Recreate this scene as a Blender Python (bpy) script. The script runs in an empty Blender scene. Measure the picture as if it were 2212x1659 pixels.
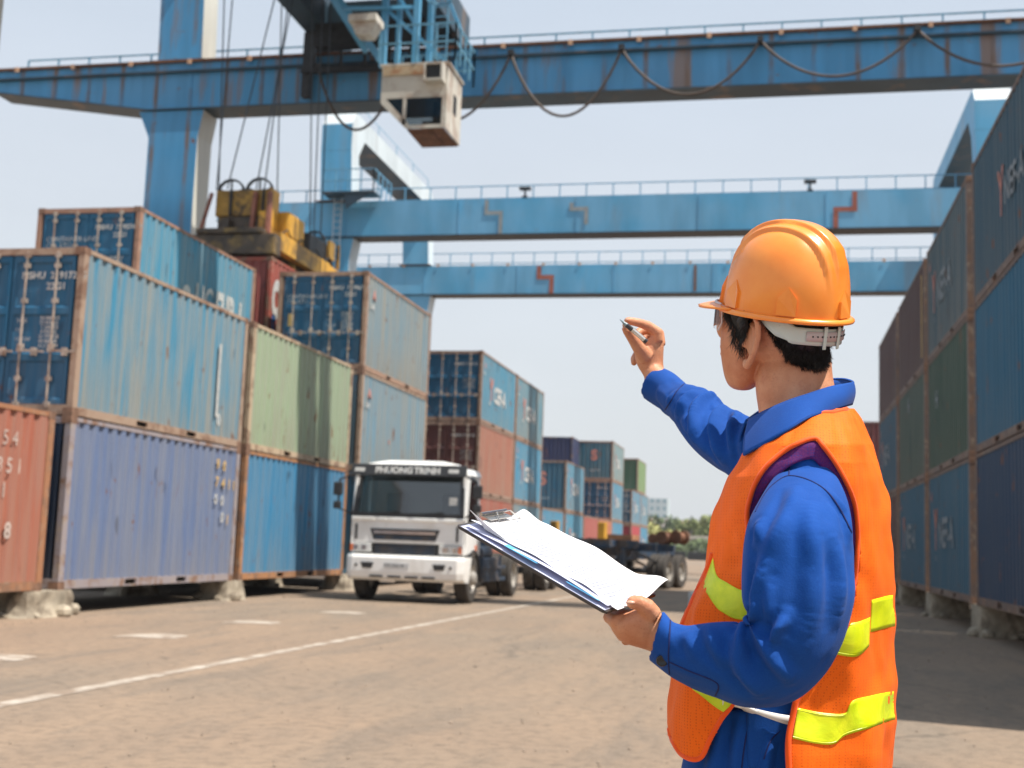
import bpy, math, random
from mathutils import Vector, Matrix, noise
R_ = math.radians
S = bpy.context.scene
col = S.collection
random.seed(7)

# ---------------------------------------------------------------- camera
CAM = Vector((0.0, 0.0, 1.3045))
CF = Vector((-0.20831409, 0.96971422, 0.12751304))
CR = Vector((0.97802352, 0.20537184, 0.03594995))
CU = Vector((-0.00867359, -0.13219964, 0.99118516))
cd = bpy.data.cameras.new('camera'); cam = bpy.data.objects.new('camera', cd); col.objects.link(cam)
m = Matrix.Identity(4)
for i in range(3):
    m[i][0] = CR[i]; m[i][1] = CU[i]; m[i][2] = -CF[i]; m[i][3] = CAM[i]
cam.matrix_world = m
cd.sensor_width = 36; cd.lens = 43.333; cd.clip_start = 0.05; cd.clip_end = 6000
cd.dof.use_dof = True; cd.dof.focus_distance = 1.86; cd.dof.aperture_fstop = 7.0; cd.dof.aperture_blades = 9
S.camera = cam

# ---------------------------------------------------------------- sky and sun
SUN_EL, SUN_AZ = R_(63), R_(102)      # azimuth clockwise from +Y
W = bpy.data.worlds.new('World'); S.world = W; W.use_nodes = True
nt = W.node_tree; nt.nodes.clear()
wo = nt.nodes.new('ShaderNodeOutputWorld'); bg = nt.nodes.new('ShaderNodeBackground')
sky = nt.nodes.new('ShaderNodeTexSky'); sky.sky_type = 'NISHITA'; sky.sun_disc = False
sky.sun_elevation = SUN_EL; sky.sun_rotation = SUN_AZ; sky.air_density = 1.3; sky.dust_density = 4.0; sky.ozone_density = 1.5
tc = nt.nodes.new('ShaderNodeTexCoord'); sp = nt.nodes.new('ShaderNodeSeparateXYZ')
nt.links.new(tc.outputs['Generated'], sp.inputs[0])
rp = nt.nodes.new('ShaderNodeValToRGB'); rp.color_ramp.elements[0].position = 0.0; rp.color_ramp.elements[0].color = (.735, .765, .79, 1)
rp.color_ramp.elements[1].position = 0.62; rp.color_ramp.elements[1].color = (.53, .64, .78, 1)
e = rp.color_ramp.elements.new(0.28); e.color = (.67, .72, .785, 1)
nt.links.new(sp.outputs[2], rp.inputs[0])
nz = nt.nodes.new('ShaderNodeTexNoise'); nz.inputs['Scale'].default_value = 2.2; nz.inputs['Detail'].default_value = 5
mp = nt.nodes.new('ShaderNodeMapping'); mp.inputs['Scale'].default_value = (1, 1, 3.5)
nt.links.new(tc.outputs['Generated'], mp.inputs[0]); nt.links.new(mp.outputs[0], nz.inputs[0])
mr = nt.nodes.new('ShaderNodeMapRange'); mr.inputs[1].default_value = .45; mr.inputs[2].default_value = .8; mr.inputs[3].default_value = 8.4; mr.inputs[4].default_value = 9.1
nt.links.new(nz.outputs[0], mr.inputs[0])
vm = nt.nodes.new('ShaderNodeVectorMath'); vm.operation = 'SCALE'
nt.links.new(rp.outputs[0], vm.inputs[0]); nt.links.new(mr.outputs[0], vm.inputs['Scale'])
mx = nt.nodes.new('ShaderNodeMix'); mx.data_type = 'RGBA'; mx.inputs[0].default_value = .82
nt.links.new(sky.outputs[0], mx.inputs[6]); nt.links.new(vm.outputs[0], mx.inputs[7])
nt.links.new(mx.outputs[2], bg.inputs[0]); bg.inputs[1].default_value = 0.1
nt.links.new(bg.outputs[0], wo.inputs[0])
sl = bpy.data.lights.new('sun', 'SUN'); sl.energy = 5.0; sl.angle = R_(0.6); sl.color = (1, .95, .87)
so = bpy.data.objects.new('sun', sl); col.objects.link(so)
sd = Vector((math.sin(SUN_AZ) * math.cos(SUN_EL), math.cos(SUN_AZ) * math.cos(SUN_EL), math.sin(SUN_EL)))
so.rotation_euler = sd.to_track_quat('Z', 'Y').to_euler(); so.location = (30, 0, 60)
S.view_settings.view_transform = 'Standard'; S.view_settings.look = 'None'
S.view_settings.gamma = 1; S.view_settings.exposure = 0.45
S.cycles.max_bounces = 6; S.cycles.transparent_max_bounces = 8

# ---------------------------------------------------------------- helpers
def P(u, v, w):
    """point seen at photograph position (u, v) [2212 wide] at depth w metres"""
    return CAM + (CF + CR * ((u - 1106) / 2662.6) - CU * ((v - 829.5) / 2662.6)) * w

class MB:
    def __init__(s, org=(0, 0, 0)):
        s.v = []; s.f = []; s.o = Vector(org)
    def add(s, vs, fs):
        n = len(s.v); s.v += [Vector(p) - s.o for p in vs]; s.f += [tuple(i + n for i in f) for f in fs]; return s
    def box(s, a, b):
        (x0, y0, z0), (x1, y1, z1) = a, b
        x0, x1 = min(x0, x1), max(x0, x1); y0, y1 = min(y0, y1), max(y0, y1); z0, z1 = min(z0, z1), max(z0, z1)
        return s.add([(x0, y0, z0), (x1, y0, z0), (x1, y1, z0), (x0, y1, z0), (x0, y0, z1), (x1, y0, z1), (x1, y1, z1), (x0, y1, z1)],
                     [(0, 3, 2, 1), (4, 5, 6, 7), (0, 1, 5, 4), (1, 2, 6, 5), (2, 3, 7, 6), (3, 0, 4, 7)])
    def bar(s, p, q, w, h, up=(0, 0, 1)):
        p, q = Vector(p), Vector(q); d = (q - p).normalized(); up = Vector(up)
        if abs(d.dot(up)) > .98: up = Vector((1, 0, 0))
        a = d.cross(up).normalized() * w / 2; b = a.cross(d).normalized() * h / 2
        return s.add([p - a - b, p + a - b, p + a + b, p - a + b, q - a - b, q + a - b, q + a + b, q - a + b],
                     [(0, 1, 2, 3), (7, 6, 5, 4), (0, 4, 5, 1), (1, 5, 6, 2), (2, 6, 7, 3), (3, 7, 4, 0)])
    def tube(s, pts, r, n=8, cap=True):
        pts = [Vector(p) for p in pts]; k = len(pts)
        rs = r if isinstance(r, (list, tuple)) else [r] * k
        vs = []; fs = []; a = None
        for i, p in enumerate(pts):
            d = (pts[min(i + 1, k - 1)] - pts[max(i - 1, 0)]).normalized()
            if a is None:
                a = d.cross(Vector((0, 0, 1)) if abs(d.z) < .9 else Vector((1, 0, 0))).normalized()
            else:
                a = (a - d * a.dot(d)).normalized()
            b = d.cross(a)
            for j in range(n):
                t = 2 * math.pi * j / n; vs.append(p + (a * math.cos(t) + b * math.sin(t)) * rs[i])
        for i in range(k - 1):
            for j in range(n):
                fs.append((i * n + j, i * n + (j + 1) % n, (i + 1) * n + (j + 1) % n, (i + 1) * n + j))
        if cap: fs += [tuple(range(n))[::-1], tuple(range((k - 1) * n, k * n))]
        return s.add(vs, fs)
    def cyl(s, p, q, r, n=20): return s.tube([p, q], r, n)
    def rings(s, rr, cap=True, closed=False):
        n = len(rr[0]); vs = [p for r in rr for p in r]; fs = []; k = len(rr)
        for i in range(k - 1 + (1 if closed else 0)):
            i2 = (i + 1) % k
            for j in range(n): fs.append((i * n + j, i * n + (j + 1) % n, i2 * n + (j + 1) % n, i2 * n + j))
        if cap and not closed: fs += [tuple(range(n))[::-1], tuple(range((k - 1) * n, k * n))]
        return s.add(vs, fs)
    def lathe(s, prof, c, axis, n=28, close=False):
        """prof: (r, h) pairs round axis"""
        c = Vector(c); ax = Vector(axis).normalized(); a = ax.cross(Vector((0, 0, 1)) if abs(ax.z) < .9 else Vector((1, 0, 0))).normalized(); b = ax.cross(a)
        rr = [[c + ax * h + (a * math.cos(2 * math.pi * j / n) + b * math.sin(2 * math.pi * j / n)) * r for j in range(n)] for r, h in prof]
        return s.rings(rr, cap=not close, closed=close)
    def grid(s, fn, nu, nv, keep=None):
        vs = [fn(i / nu, j / nv) for j in range(nv + 1) for i in range(nu + 1)]; fs = []
        for j in range(nv):
            for i in range(nu):
                if keep is None or keep((i + .5) / nu, (j + .5) / nv):
                    a = j * (nu + 1) + i; fs.append((a, a + 1, a + nu + 2, a + nu + 1))
        return s.add(vs, fs)
    def prism(s, poly, ext):
        """poly: list of 3d points; extruded by ext"""
        n = len(poly); ext = Vector(ext); P0 = [Vector(p) for p in poly]
        return s.add(P0 + [p + ext for p in P0], [tuple(range(n))[::-1], tuple(range(n, 2 * n))] + [(i, (i + 1) % n, n + (i + 1) % n, n + i) for i in range(n)])
    def ell(s, c, ax, ay, az, nu=20, nv=12):
        """ellipsoid with three axis vectors"""
        c = Vector(c); ax, ay, az = Vector(ax), Vector(ay), Vector(az)
        vs = []; fs = []
        for j in range(1, nv):
            ph = math.pi * j / nv
            for i in range(nu):
                t = 2 * math.pi * i / nu; vs.append(c + (ax * math.cos(t) + ay * math.sin(t)) * math.sin(ph) + az * math.cos(ph))
        for j in range(nv - 2):
            for i in range(nu): fs.append((j * nu + i, (j + 1) * nu + i, (j + 1) * nu + (i + 1) % nu, j * nu + (i + 1) % nu))
        vs += [c + az, c - az]; T = len(vs) - 2; B = T + 1
        for i in range(nu): fs += [(T, i, (i + 1) % nu), (B, (nv - 2) * nu + (i + 1) % nu, (nv - 2) * nu + i)]
        return s.add(vs, fs)
    def mesh(s, name, mat, smooth=False):
        me = bpy.data.meshes.new(name); me.from_pydata([tuple(p) for p in s.v], [], s.f); me.update()
        if mat: me.materials.append(mat)
        if smooth:
            me.polygons.foreach_set('use_smooth', [True] * len(me.polygons))
        return me
    def build(s, name, mat, parent=None, smooth=False, bevel=0, fix=False):
        me = s.mesh(name, mat, smooth); o = bpy.data.objects.new(name, me); col.objects.link(o)
        if fix:
            import bmesh
            b = bmesh.new(); b.from_mesh(me); bmesh.ops.recalc_face_normals(b, faces=b.faces); b.to_mesh(me); b.free()
        if parent: o.parent = parent
        if bevel:
            md = o.modifiers.new('bevel', 'BEVEL'); md.width = bevel; md.segments = 2; md.limit_method = 'ANGLE'; md.angle_limit = R_(40)
        return o

def thing(name, label, cat, loc=(0, 0, 0), rz=0, group=None):
    o = bpy.data.objects.new(name, None); col.objects.link(o); o.location = loc; o.rotation_euler = (0, 0, rz)
    o.empty_display_size = .3; o['label'] = label; o['category'] = cat
    if group: o['group'] = group
    return o
def tag(o, label, cat, group=None):
    o['label'] = label; o['category'] = cat
    if group: o['group'] = group
    return o
def kind(o, k='structure'): o['kind'] = k; return o
def inst(name, me, parent, color=None):
    o = bpy.data.objects.new(name, me); col.objects.link(o); o.parent = parent
    if color: o.color = color
    return o
def catmull(rr, sub):
    """interpolate a list of point rings (or points)"""
    out = []; k = len(rr)
    pt = isinstance(rr[0], Vector)
    for i in range(k - 1):
        p0, p1, p2, p3 = rr[max(i - 1, 0)], rr[i], rr[i + 1], rr[min(i + 2, k - 1)]
        for q in range(sub):
            t = q / sub; t2 = t * t; t3 = t2 * t
            c0, c1, c2, c3 = -.5 * t3 + t2 - .5 * t, 1.5 * t3 - 2.5 * t2 + 1, -1.5 * t3 + 2 * t2 + .5 * t, .5 * t3 - .5 * t2
            if pt: out.append(p0 * c0 + p1 * c1 + p2 * c2 + p3 * c3)
            else: out.append([a * c0 + b * c1 + c * c2 + d * c3 for a, b, c, d in zip(p0, p1, p2, p3)])
    out.append(rr[-1]); return out
def interp(tab, x):
    """smooth monotone-ish interpolation in a table of (x, value)"""
    if x <= tab[0][0]: return tab[0][1]
    for (a, va), (b, vb) in zip(tab, tab[1:]):
        if x <= b:
            return va + (vb - va) * (x - a) / (b - a)
    return tab[-1][1]
_tc = {}
def text_mesh(s, size, bold=0.0):
    k = (s, size, bold)
    if k not in _tc:
        c = bpy.data.curves.new('lettering', 'FONT'); c.body = s; c.size = size; c.offset = bold; c.align_x = 'LEFT'; c.resolution_u = 3; c.space_line = .95
        o = bpy.data.objects.new('lettering', c); col.objects.link(o)
        dg = bpy.context.evaluated_depsgraph_get(); me = bpy.data.meshes.new_from_object(o.evaluated_get(dg)); me.name = 'lettering'
        bpy.data.objects.remove(o); _tc[k] = me
    return _tc[k]
FACE_X = Matrix(((0, 0, 1, 0), (1, 0, 0, 0), (0, 1, 0, 0), (0, 0, 0, 1)))     # normal +X
FACE_Y = Matrix(((1, 0, 0, 0), (0, 0, -1, 0), (0, 1, 0, 0), (0, 0, 0, 1)))    # normal -Y
def letters(s, size, face, loc, mat, parent, bold=0.0, name='lettering', sx=1.0):
    me = text_mesh(s, size, bold)
    if not me.materials or me.materials[0] != mat:
        me = me.copy(); me.materials.clear(); me.materials.append(mat)
    o = bpy.data.objects.new(name, me); col.objects.link(o); o.parent = parent
    o.matrix_local = Matrix.Translation(loc) @ face @ Matrix.Diagonal((sx, 1, 1, 1)); return o

# ---------------------------------------------------------------- materials
class NM:
    """small node-graph helper"""
    def __init__(s, name):
        s.m = bpy.data.materials.new(name); s.m.use_nodes = True; s.t = s.m.node_tree; s.b = s.t.nodes['Principled BSDF']; s.out = s.t.nodes['Material Output']
    def n(s, t, **k):
        nd = s.t.nodes.new(t)
        for a, b in k.items(): setattr(nd, a, b)
        return nd
    def l(s, a, b): s.t.links.new(a, b)
    def coord(s, kindc='Object', scale=(1, 1, 1), rnd=False):
        c = s.n('ShaderNodeTexCoord'); mpn = s.n('ShaderNodeMapping'); mpn.inputs['Scale'].default_value = scale
        src = c.outputs[kindc]
        if rnd:
            oi = s.n('ShaderNodeObjectInfo'); mu = s.n('ShaderNodeMath', operation='MULTIPLY'); mu.inputs[1].default_value = 57
            s.l(oi.outputs['Random'], mu.inputs[0]); ad = s.n('ShaderNodeVectorMath', operation='ADD'); s.l(src, ad.inputs[0]); s.l(mu.outputs[0], ad.inputs[1]); src = ad.outputs[0]
        s.l(src, mpn.inputs[0]); return mpn.outputs[0]
    def noise(s, co, scale=1, detail=4, rough=.55, dist=0):
        nd = s.n('ShaderNodeTexNoise'); nd.inputs['Scale'].default_value = scale; nd.inputs['Detail'].default_value = detail
        nd.inputs['Roughness'].default_value = rough; nd.inputs['Distortion'].default_value = dist; s.l(co, nd.inputs['Vector']); return nd.outputs[0]
    def ramp(s, x, a, b, lo=0., hi=1.):
        nd = s.n('ShaderNodeMapRange'); nd.inputs[1].default_value = a; nd.inputs[2].default_value = b; nd.inputs[3].default_value = lo; nd.inputs[4].default_value = hi; s.l(x, nd.inputs[0]); return nd.outputs[0]
    def mix(s, f, a, b, blend='MIX'):
        nd = s.n('ShaderNodeMix', data_type='RGBA', blend_type=blend)
        for i, x in ((0, f), (6, a), (7, b)):
            if isinstance(x, (int, float)): nd.inputs[i].default_value = x
            elif isinstance(x, tuple): nd.inputs[i].default_value = (*x, 1) if len(x) == 3 else x
            else: s.l(x, nd.inputs[i])
        return nd.outputs[2]
    def math(s, op, a, b=None):
        nd = s.n('ShaderNodeMath', operation=op)
        for i, x in enumerate((a, b)):
            if x is None: continue
            if isinstance(x, (int, float)): nd.inputs[i].default_value = x
            else: s.l(x, nd.inputs[i])
        return nd.outputs[0]
    def base(s, x):
        if isinstance(x, tuple): s.b.inputs['Base Color'].default_value = (*x, 1)
        else: s.l(x, s.b.inputs['Base Color'])
        return s
    def set(s, **k):
        for a, v in k.items():
            s.b.inputs[{'rough': 'Roughness', 'metal': 'Metallic', 'spec': 'Specular IOR Level', 'coat': 'Coat Weight', 'trans': 'Transmission Weight', 'alpha': 'Alpha', 'sss': 'Subsurface Weight', 'sheen': 'Sheen Weight', 'ior': 'IOR'}[a]].default_value = v
        return s
    def bump(s, h, strength=.3, dist=.01):
        nd = s.n('ShaderNodeBump'); nd.inputs['Strength'].default_value = strength; nd.inputs['Distance'].default_value = dist; s.l(h, nd.inputs['Height']); s.l(nd.outputs[0], s.b.inputs['Normal']); return s

def plain(name, c, rough=.6, var=.25, scale=6, dirt=None, metal=0, bump=0, **k):
    g = NM(name); co = g.coord('Object', (1, 1, 1))
    n1 = g.noise(co, scale, 5); f = g.ramp(n1, .3, .7)
    a = tuple(x * (1 - var) for x in c); b = tuple(min(1, x * (1 + var)) for x in c)
    out = g.mix(f, a, b)
    if dirt:
        n2 = g.noise(co, scale * .6, 6, .65, .4); out = g.mix(g.ramp(n2, .5, .62, 0, dirt[1]), out, dirt[0])
    g.base(out).set(rough=rough, metal=metal, **k)
    if bump: g.bump(g.noise(co, scale * 4, 5), bump, .01)
    return g.m

RUST = (.20, .075, .03)
DUST = (.36, .33, .275)
def container_paint():
    g = NM('container_paint'); oi = g.n('ShaderNodeObjectInfo')
    co = g.coord('Object', (1, 1, 1), True)
    st = g.coord('Object', (4.5, 4.5, .22), True)
    big = g.noise(co, .7, 4); streak = g.noise(st, 1.6, 5, .6)
    fine = g.noise(g.coord('Object', (14, 14, .5), True), 1.5, 4, .6)
    cb = oi.outputs['Color']; al = oi.outputs['Alpha']
    c = g.mix(g.ramp(big, .35, .65, 0, .30), cb, g.mix(.5, cb, (1, 1, 1), 'MULTIPLY'))
    c = g.mix(g.ramp(fine, .35, .7, 0, .15), c, (.02, .03, .04))
    s1 = g.math('MULTIPLY', g.ramp(streak, .36, .60), al)
    c = g.mix(s1, c, DUST)
    # dust creeping up from the bottom rail
    tcn = g.n('ShaderNodeTexCoord'); sx = g.n('ShaderNodeSeparateXYZ'); g.l(tcn.outputs['Object'], sx.inputs[0])
    low = g.ramp(sx.outputs[2], 1.1, .1, 0, .75); low = g.math('MULTIPLY', low, g.ramp(g.noise(st, 2.6, 4), .35, .65))
    c = g.mix(g.math('MULTIPLY', low, g.math('ADD', al, .12)), c, (.30, .25, .19))
    rn = g.noise(g.coord('Object', (1, 1, .45), True), 3.4, 8, .68, .6)
    c = g.mix(g.ramp(rn, .615, .665, 0, .85), c, RUST)
    dn = g.noise(g.coord('Object', (1.6, 1.6, .6), True), 1.9, 2, .4)
    c = g.mix(g.ramp(dn, .70, .73, 0, .6), c, g.mix(.72, c, (.01, .015, .03)))
    c = g.mix(1.0, c, (.86, .86, .84), 'MULTIPLY')
    g.base(c).set(rough=.62)
    g.bump(big, .25, .06)
    return g.m
M_PAINT = container_paint()
def frame_paint():
    g = NM('container_frame_paint'); oi = g.n('ShaderNodeObjectInfo'); co = g.coord('Object', (1, 1, 1), True)
    n1 = g.noise(co, 2.6, 7, .65, .5)
    c = g.mix(g.ramp(n1, .5, .62), oi.outputs['Color'], (.22, .125, .08))
    c = g.mix(g.ramp(g.noise(co, 7, 5), .55, .7, 0, .7), c, (.38, .30, .22))
    g.base(c).set(rough=.75); g.bump(n1, .3, .01); return g.m
M_FRAME = frame_paint()
M_CAST = plain('rusty_casting', (.20, .11, .07), .8, .4, 8)
M_UNDER = plain('container_underside', (.06, .055, .05), .9, .3, 3)
M_ROD = plain('galvanised_rod', (.42, .35, .29), .55, .35, 7, dirt=(RUST, .6), metal=.2)
M_LET = plain('white_lettering', (.56, .55, .52), .7, .12, 9, dirt=((.25, .29, .32), .75))
M_LETM = plain('faded_pinkish_lettering', (.50, .40, .35), .8, .2, 6, dirt=((.40, .18, .12), .8))
M_LETD = plain('dull_grey_lettering', (.26, .29, .31), .8, .3, 5, dirt=((.09, .14, .18), .8))
M_LETR = plain('faded_red_lettering', (.55, .22, .17), .7, .2, 6)
M_LETY = plain('yellow_lettering', (.62, .40, .13), .7, .2, 6)
M_LETB = plain('blue_lettering', (.02, .16, .45), .7, .2, 6)

def crane_paint(name, c, rust=.5, chalk=.35, streak=3.0, joints=None):
    g = NM(name); co = g.coord('Object', (1, 1, 1)); st = g.coord('Object', (streak, streak, .18))
    big = g.noise(co, .35, 4, .5, .3); c1 = g.mix(g.ramp(big, .42, .6, 0, chalk), c, tuple(min(1, x * .55 + .30) for x in c))
    c1 = g.mix(g.ramp(g.noise(st, 1.0, 4), .42, .62, 0, .35), c1, tuple(x * .5 for x in c))
    c1 = g.mix(g.ramp(g.noise(g.coord('Object', (streak * .7, streak * .7, .12)), 1.1, 6, .6), .56, .66, 0, rust), c1, (.27, .15, .07))
    c1 = g.mix(g.ramp(g.noise(co, 2.2, 7, .7, .5), .64, .70, 0, rust * 1.2 if rust < .8 else 1), c1, RUST)
    if joints:
        tcn = g.n('ShaderNodeTexCoord'); sx = g.n('ShaderNodeSeparateXYZ'); g.l(tcn.outputs['Object'], sx.inputs[0])
        fr_ = g.math('FRACT', g.math('DIVIDE', g.math('SUBTRACT', sx.outputs[0], joints[1] - .5 * joints[0]), joints[0])); dd = g.math('ABSOLUTE', g.math('SUBTRACT', fr_, .5))
        jm = g.math('MULTIPLY', g.ramp(dd, .10, .015), g.ramp(g.noise(g.coord('Object', (.8, .8, .35)), 1.3, 5, .6), .38, .58, 0, joints[2]))
        c1 = g.mix(jm, c1, (.20, .12, .07))
    g.base(c1).set(rough=.5); return g.m
M_CB1 = crane_paint('rusty_blue_crane_paint', (.065, .32, .60), .8, .10, 1.6, (1.25, .12, .95))
M_CB2 = crane_paint('blue_crane_paint', (.10, .385, .62), .25, .25, .8)
M_CPALE = crane_paint('lit_faces_and_ladder_pale_blue', (.60, .66, .68), .18, .2, .8)  # ladder colour; also sunlight painted on the second crane's faces
M_CREAM = crane_paint('lit_faces_cream_paint', (.62, .60, .52), .35, .2, .8)  # cream copy of the blue, stands for sun on the near crane
M_CDARK = crane_paint('dark_blue_and_underside_shade', (.02, .055, .085), .5, .05, 1.5)  # dark blue parts; also shade painted under the top beams
M_GREASE = plain('greasy_black_steel', (.018, .018, .02), .55, .4, 5)
M_RAIL = plain('blue_handrail_paint', (.13, .33, .47), .5, .2, 4)
M_RUSTY = plain('rusty_steel', (.17, .075, .04), .85, .4, 7, bump=.3)
M_LIGHTRUST = plain('pale_rusty_bracket', (.60, .36, .22), .7, .25, 6)
M_CABW = plain('cream_cab_paint', (.62, .58, .50), .5, .1, 2, dirt=((.28, .13, .06), .5))
M_YEL = plain('yellow_spreader_paint', (.66, .34, .035), .5, .18, 1.6, dirt=((.10, .06, .03), .7))
M_YELD = plain('oily_yellow_paint', (.40, .22, .03), .5, .35, 2.2, dirt=((.035, .022, .015), .95))
M_OIL = plain('oily_brown_steel', (.065, .045, .03), .45, .6, 3.5, dirt=((.28, .17, .04), .7))
M_CABLE = plain('rubber_cable', (.05, .04, .035), .6, .2, 3)
M_CABLEB = plain('dusty_brown_cable', (.09, .065, .05), .7, .3, 3)
M_ROPE = plain('steel_wire_rope', (.05, .06, .07), .5, .2, 5)

# ---------------------------------------------------------------- ground
def ground_mat():
    g = NM('yard_pavement'); co = g.coord('Object', (1, 1, 1))
    big = g.noise(co, .12, 5, .55, .4); mid = g.noise(g.coord('Object', (1.6, .5, 1)), .55, 6, .62, .6); fine = g.noise(co, 9, 6, .7); sp = g.noise(co, 55, 3, .7)
    c = g.mix(g.ramp(big, .38, .62), (.262, .186, .130), (.216, .173, .132))
    c = g.mix(g.ramp(mid, .42, .62, 0, .55), c, (.312, .222, .152))
    c = g.mix(g.ramp(g.noise(g.coord('Object', (2.2, .5, 1)), .8, 6, .65, .5), .50, .64, 0, .55), c, (.165, .135, .108))
    c = g.mix(g.ramp(fine, .46, .70, 0, .6), c, (.105, .083, .064))
    c = g.mix(g.ramp(sp, .55, .72, 0, .5), c, (.42, .33, .25))
    c = g.mix(g.ramp(g.noise(co, 1.7, 4, .5, .3), .68, .74, 0, .6), c, (.08, .068, .056))
    vo = g.n('ShaderNodeTexVoronoi', feature='DISTANCE_TO_EDGE'); vo.inputs['Scale'].default_value = .33
    mpn = g.n('ShaderNodeVectorMath', operation='ADD'); g.l(co, mpn.inputs[0])
    nn = g.n('ShaderNodeTexNoise'); nn.inputs['Scale'].default_value = 1.1; nn.inputs['Detail'].default_value = 5; g.l(co, nn.inputs['Vector']); g.l(nn.outputs['Color'], mpn.inputs[1]); g.l(mpn.outputs[0], vo.inputs['Vector'])
    crack = g.ramp(vo.outputs['Distance'], .004, .012, .5, 0)
    c = g.mix(g.math('MULTIPLY', crack, g.ramp(big, .5, .6)), c, (.07, .06, .05))
    g.base(c).set(rough=.9, spec=.25)
    h = g.math('ADD', fine, g.math('MULTIPLY', mid, 1.5)); g.bump(h, .5, .02); return g.m
M_GROUND = ground_mat()
kind(MB().grid(lambda a, b: Vector((-3000 + 6000 * a, -1500 + 6000 * b, 0)), 2, 2).build('ground', M_GROUND))
def worn_paint():
    g = NM('worn_road_paint'); co = g.coord('Object', (1, 1, 1))
    n1 = g.noise(co, 3.5, 7, .7, .3)
    g.base(g.mix(g.ramp(n1, .36, .62), (.50, .44, .37), (.24, .175, .125))).set(rough=.85); return g.m
M_LINE = worn_paint()
def paint_strip(pts, w, ends=None):
    b = MB(); n = len(pts)
    vs = []
    for i, p in enumerate(pts):
        p = Vector(p); d = (Vector(pts[min(i + 1, n - 1)]) - Vector(pts[max(i - 1, 0)])).normalized(); a = Vector((d.y, -d.x, 0)) * (w / 2)
        k = 1 + .10 * noise.noise(p * 2.1)
        vs += [p - a * k, p + a * k]
    return b.add(vs, [(2 * i, 2 * i + 1, 2 * i + 3, 2 * i + 2) for i in range(n - 1)])
kind(paint_strip([(-5.62 + .0223 * (y - 2), y, .004) for y in [i * .4 for i in range(0, 90)]], .155).build('road_line', M_LINE))
for x, y in ((-7.85, 10.6), (-7.82, 13.75), (-7.84, 16.85), (-7.6, 20.1)):
    b = MB(); vs = []
    for i in range(9):
        t = i / 8; wob = .10 * noise.noise(Vector((x + t * 3, y, 0)))
        vs += [Vector((x + .72 * t, y + .12 + wob + .15 * t, .004)), Vector((x + .72 * t, y + .62 + wob * 2 + .2 * math.sin(t * 3), .004))]
    kind(b.add(vs, [(2 * i, 2 * i + 2, 2 * i + 3, 2 * i + 1) for i in range(8)]).build('road_marking', M_LINE))

b = MB(); rnd = random.Random(21)
for i in range(2600):
    y = 4 + 40 * rnd.random() ** 1.6; x = rnd.uniform(-14, 3.2) if rnd.random() < .7 else rnd.choice((rnd.gauss(-10.0, .5), rnd.gauss(3.0, .4))); r = rnd.uniform(.004, .016) * (1.7 if rnd.random() < .06 else 1)
    c = Vector((x, y, r * .3)); k = [rnd.uniform(.7, 1.3) for _ in range(6)]
    b.add([c + Vector((r * k[0], 0, 0)), c + Vector((0, r * k[1], 0)), c + Vector((-r * k[2], 0, 0)), c + Vector((0, -r * k[3], 0)), c + Vector((0, 0, r * k[4] * .8)), c - Vector((0, 0, r * .4))],
          [(0, 1, 4), (1, 2, 4), (2, 3, 4), (3, 0, 4), (1, 0, 5), (2, 1, 5), (3, 2, 5), (0, 3, 5)])
o = b.build('gravel', plain('loose_grit', (.26, .20, .15), .9, .5, 1)); o['kind'] = 'stuff'

# ---------------------------------------------------------------- containers
L, WD, H = 6.058, 2.438, 2.591
def corr_side(face):
    """corrugated long side, face=+1: outer face at x=0 looking +X; -1: outer face at x=-WD looking -X"""
    b = MB(); y = .15; pts = []
    ins = .034; o0 = -.012
    while y < L - .40:
        pts += [(y, o0), (y + .105, o0), (y + .139, o0 - ins), (y + .244, o0 - ins)]; y += .278
    pts += [(y, o0), (L - .15, o0)]
    vs = []
    for py, px in pts:
        x = px if face > 0 else -WD - px
        vs += [(x, py, .14), (x, py, 2.535)]
    fs = [(2 * i, 2 * i + 2, 2 * i + 3, 2 * i + 1) for i in range(len(pts) - 1)]
    if face < 0: fs = [f[::-1] for f in fs]
    return b.add(vs, fs).mesh('side_panel', M_PAINT)
def corr_end(y, sgn):
    b = MB(); x = -WD + .15; pts = []
    while x < -.38:
        pts += [(x, .02), (x + .1, .02), (x + .13, .055), (x + .23, .055)]; x += .262
    pts += [(x, .02), (-.15, .02)]
    vs = []
    for px, d in pts:
        yy = y + d * sgn; vs += [(px, yy, .14), (px, yy, 2.535)]
    fs = [(2 * i, 2 * i + 2, 2 * i + 3, 2 * i + 1) for i in range(len(pts) - 1)]
    if sgn < 0: fs = [f[::-1] for f in fs]
    return b.add(vs, fs).mesh('end_panel', M_PAINT)
def roof():
    b = MB(); y = .1; vs = []; pts = []
    while y < L - .3: pts += [(y, 2.565), (y + .1, 2.565), (y + .13, 2.582), (y + .2, 2.582)]; y += .23
    pts += [(L - .1, 2.565)]
    for py, pz in pts: vs += [(-WD + .05, py, pz), (-.05, py, pz)]
    return b.add(vs, [(2 * i, 2 * i + 1, 2 * i + 3, 2 * i + 2) for i in range(len(pts) - 1)]).mesh('roof_panel', M_PAINT)
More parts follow.
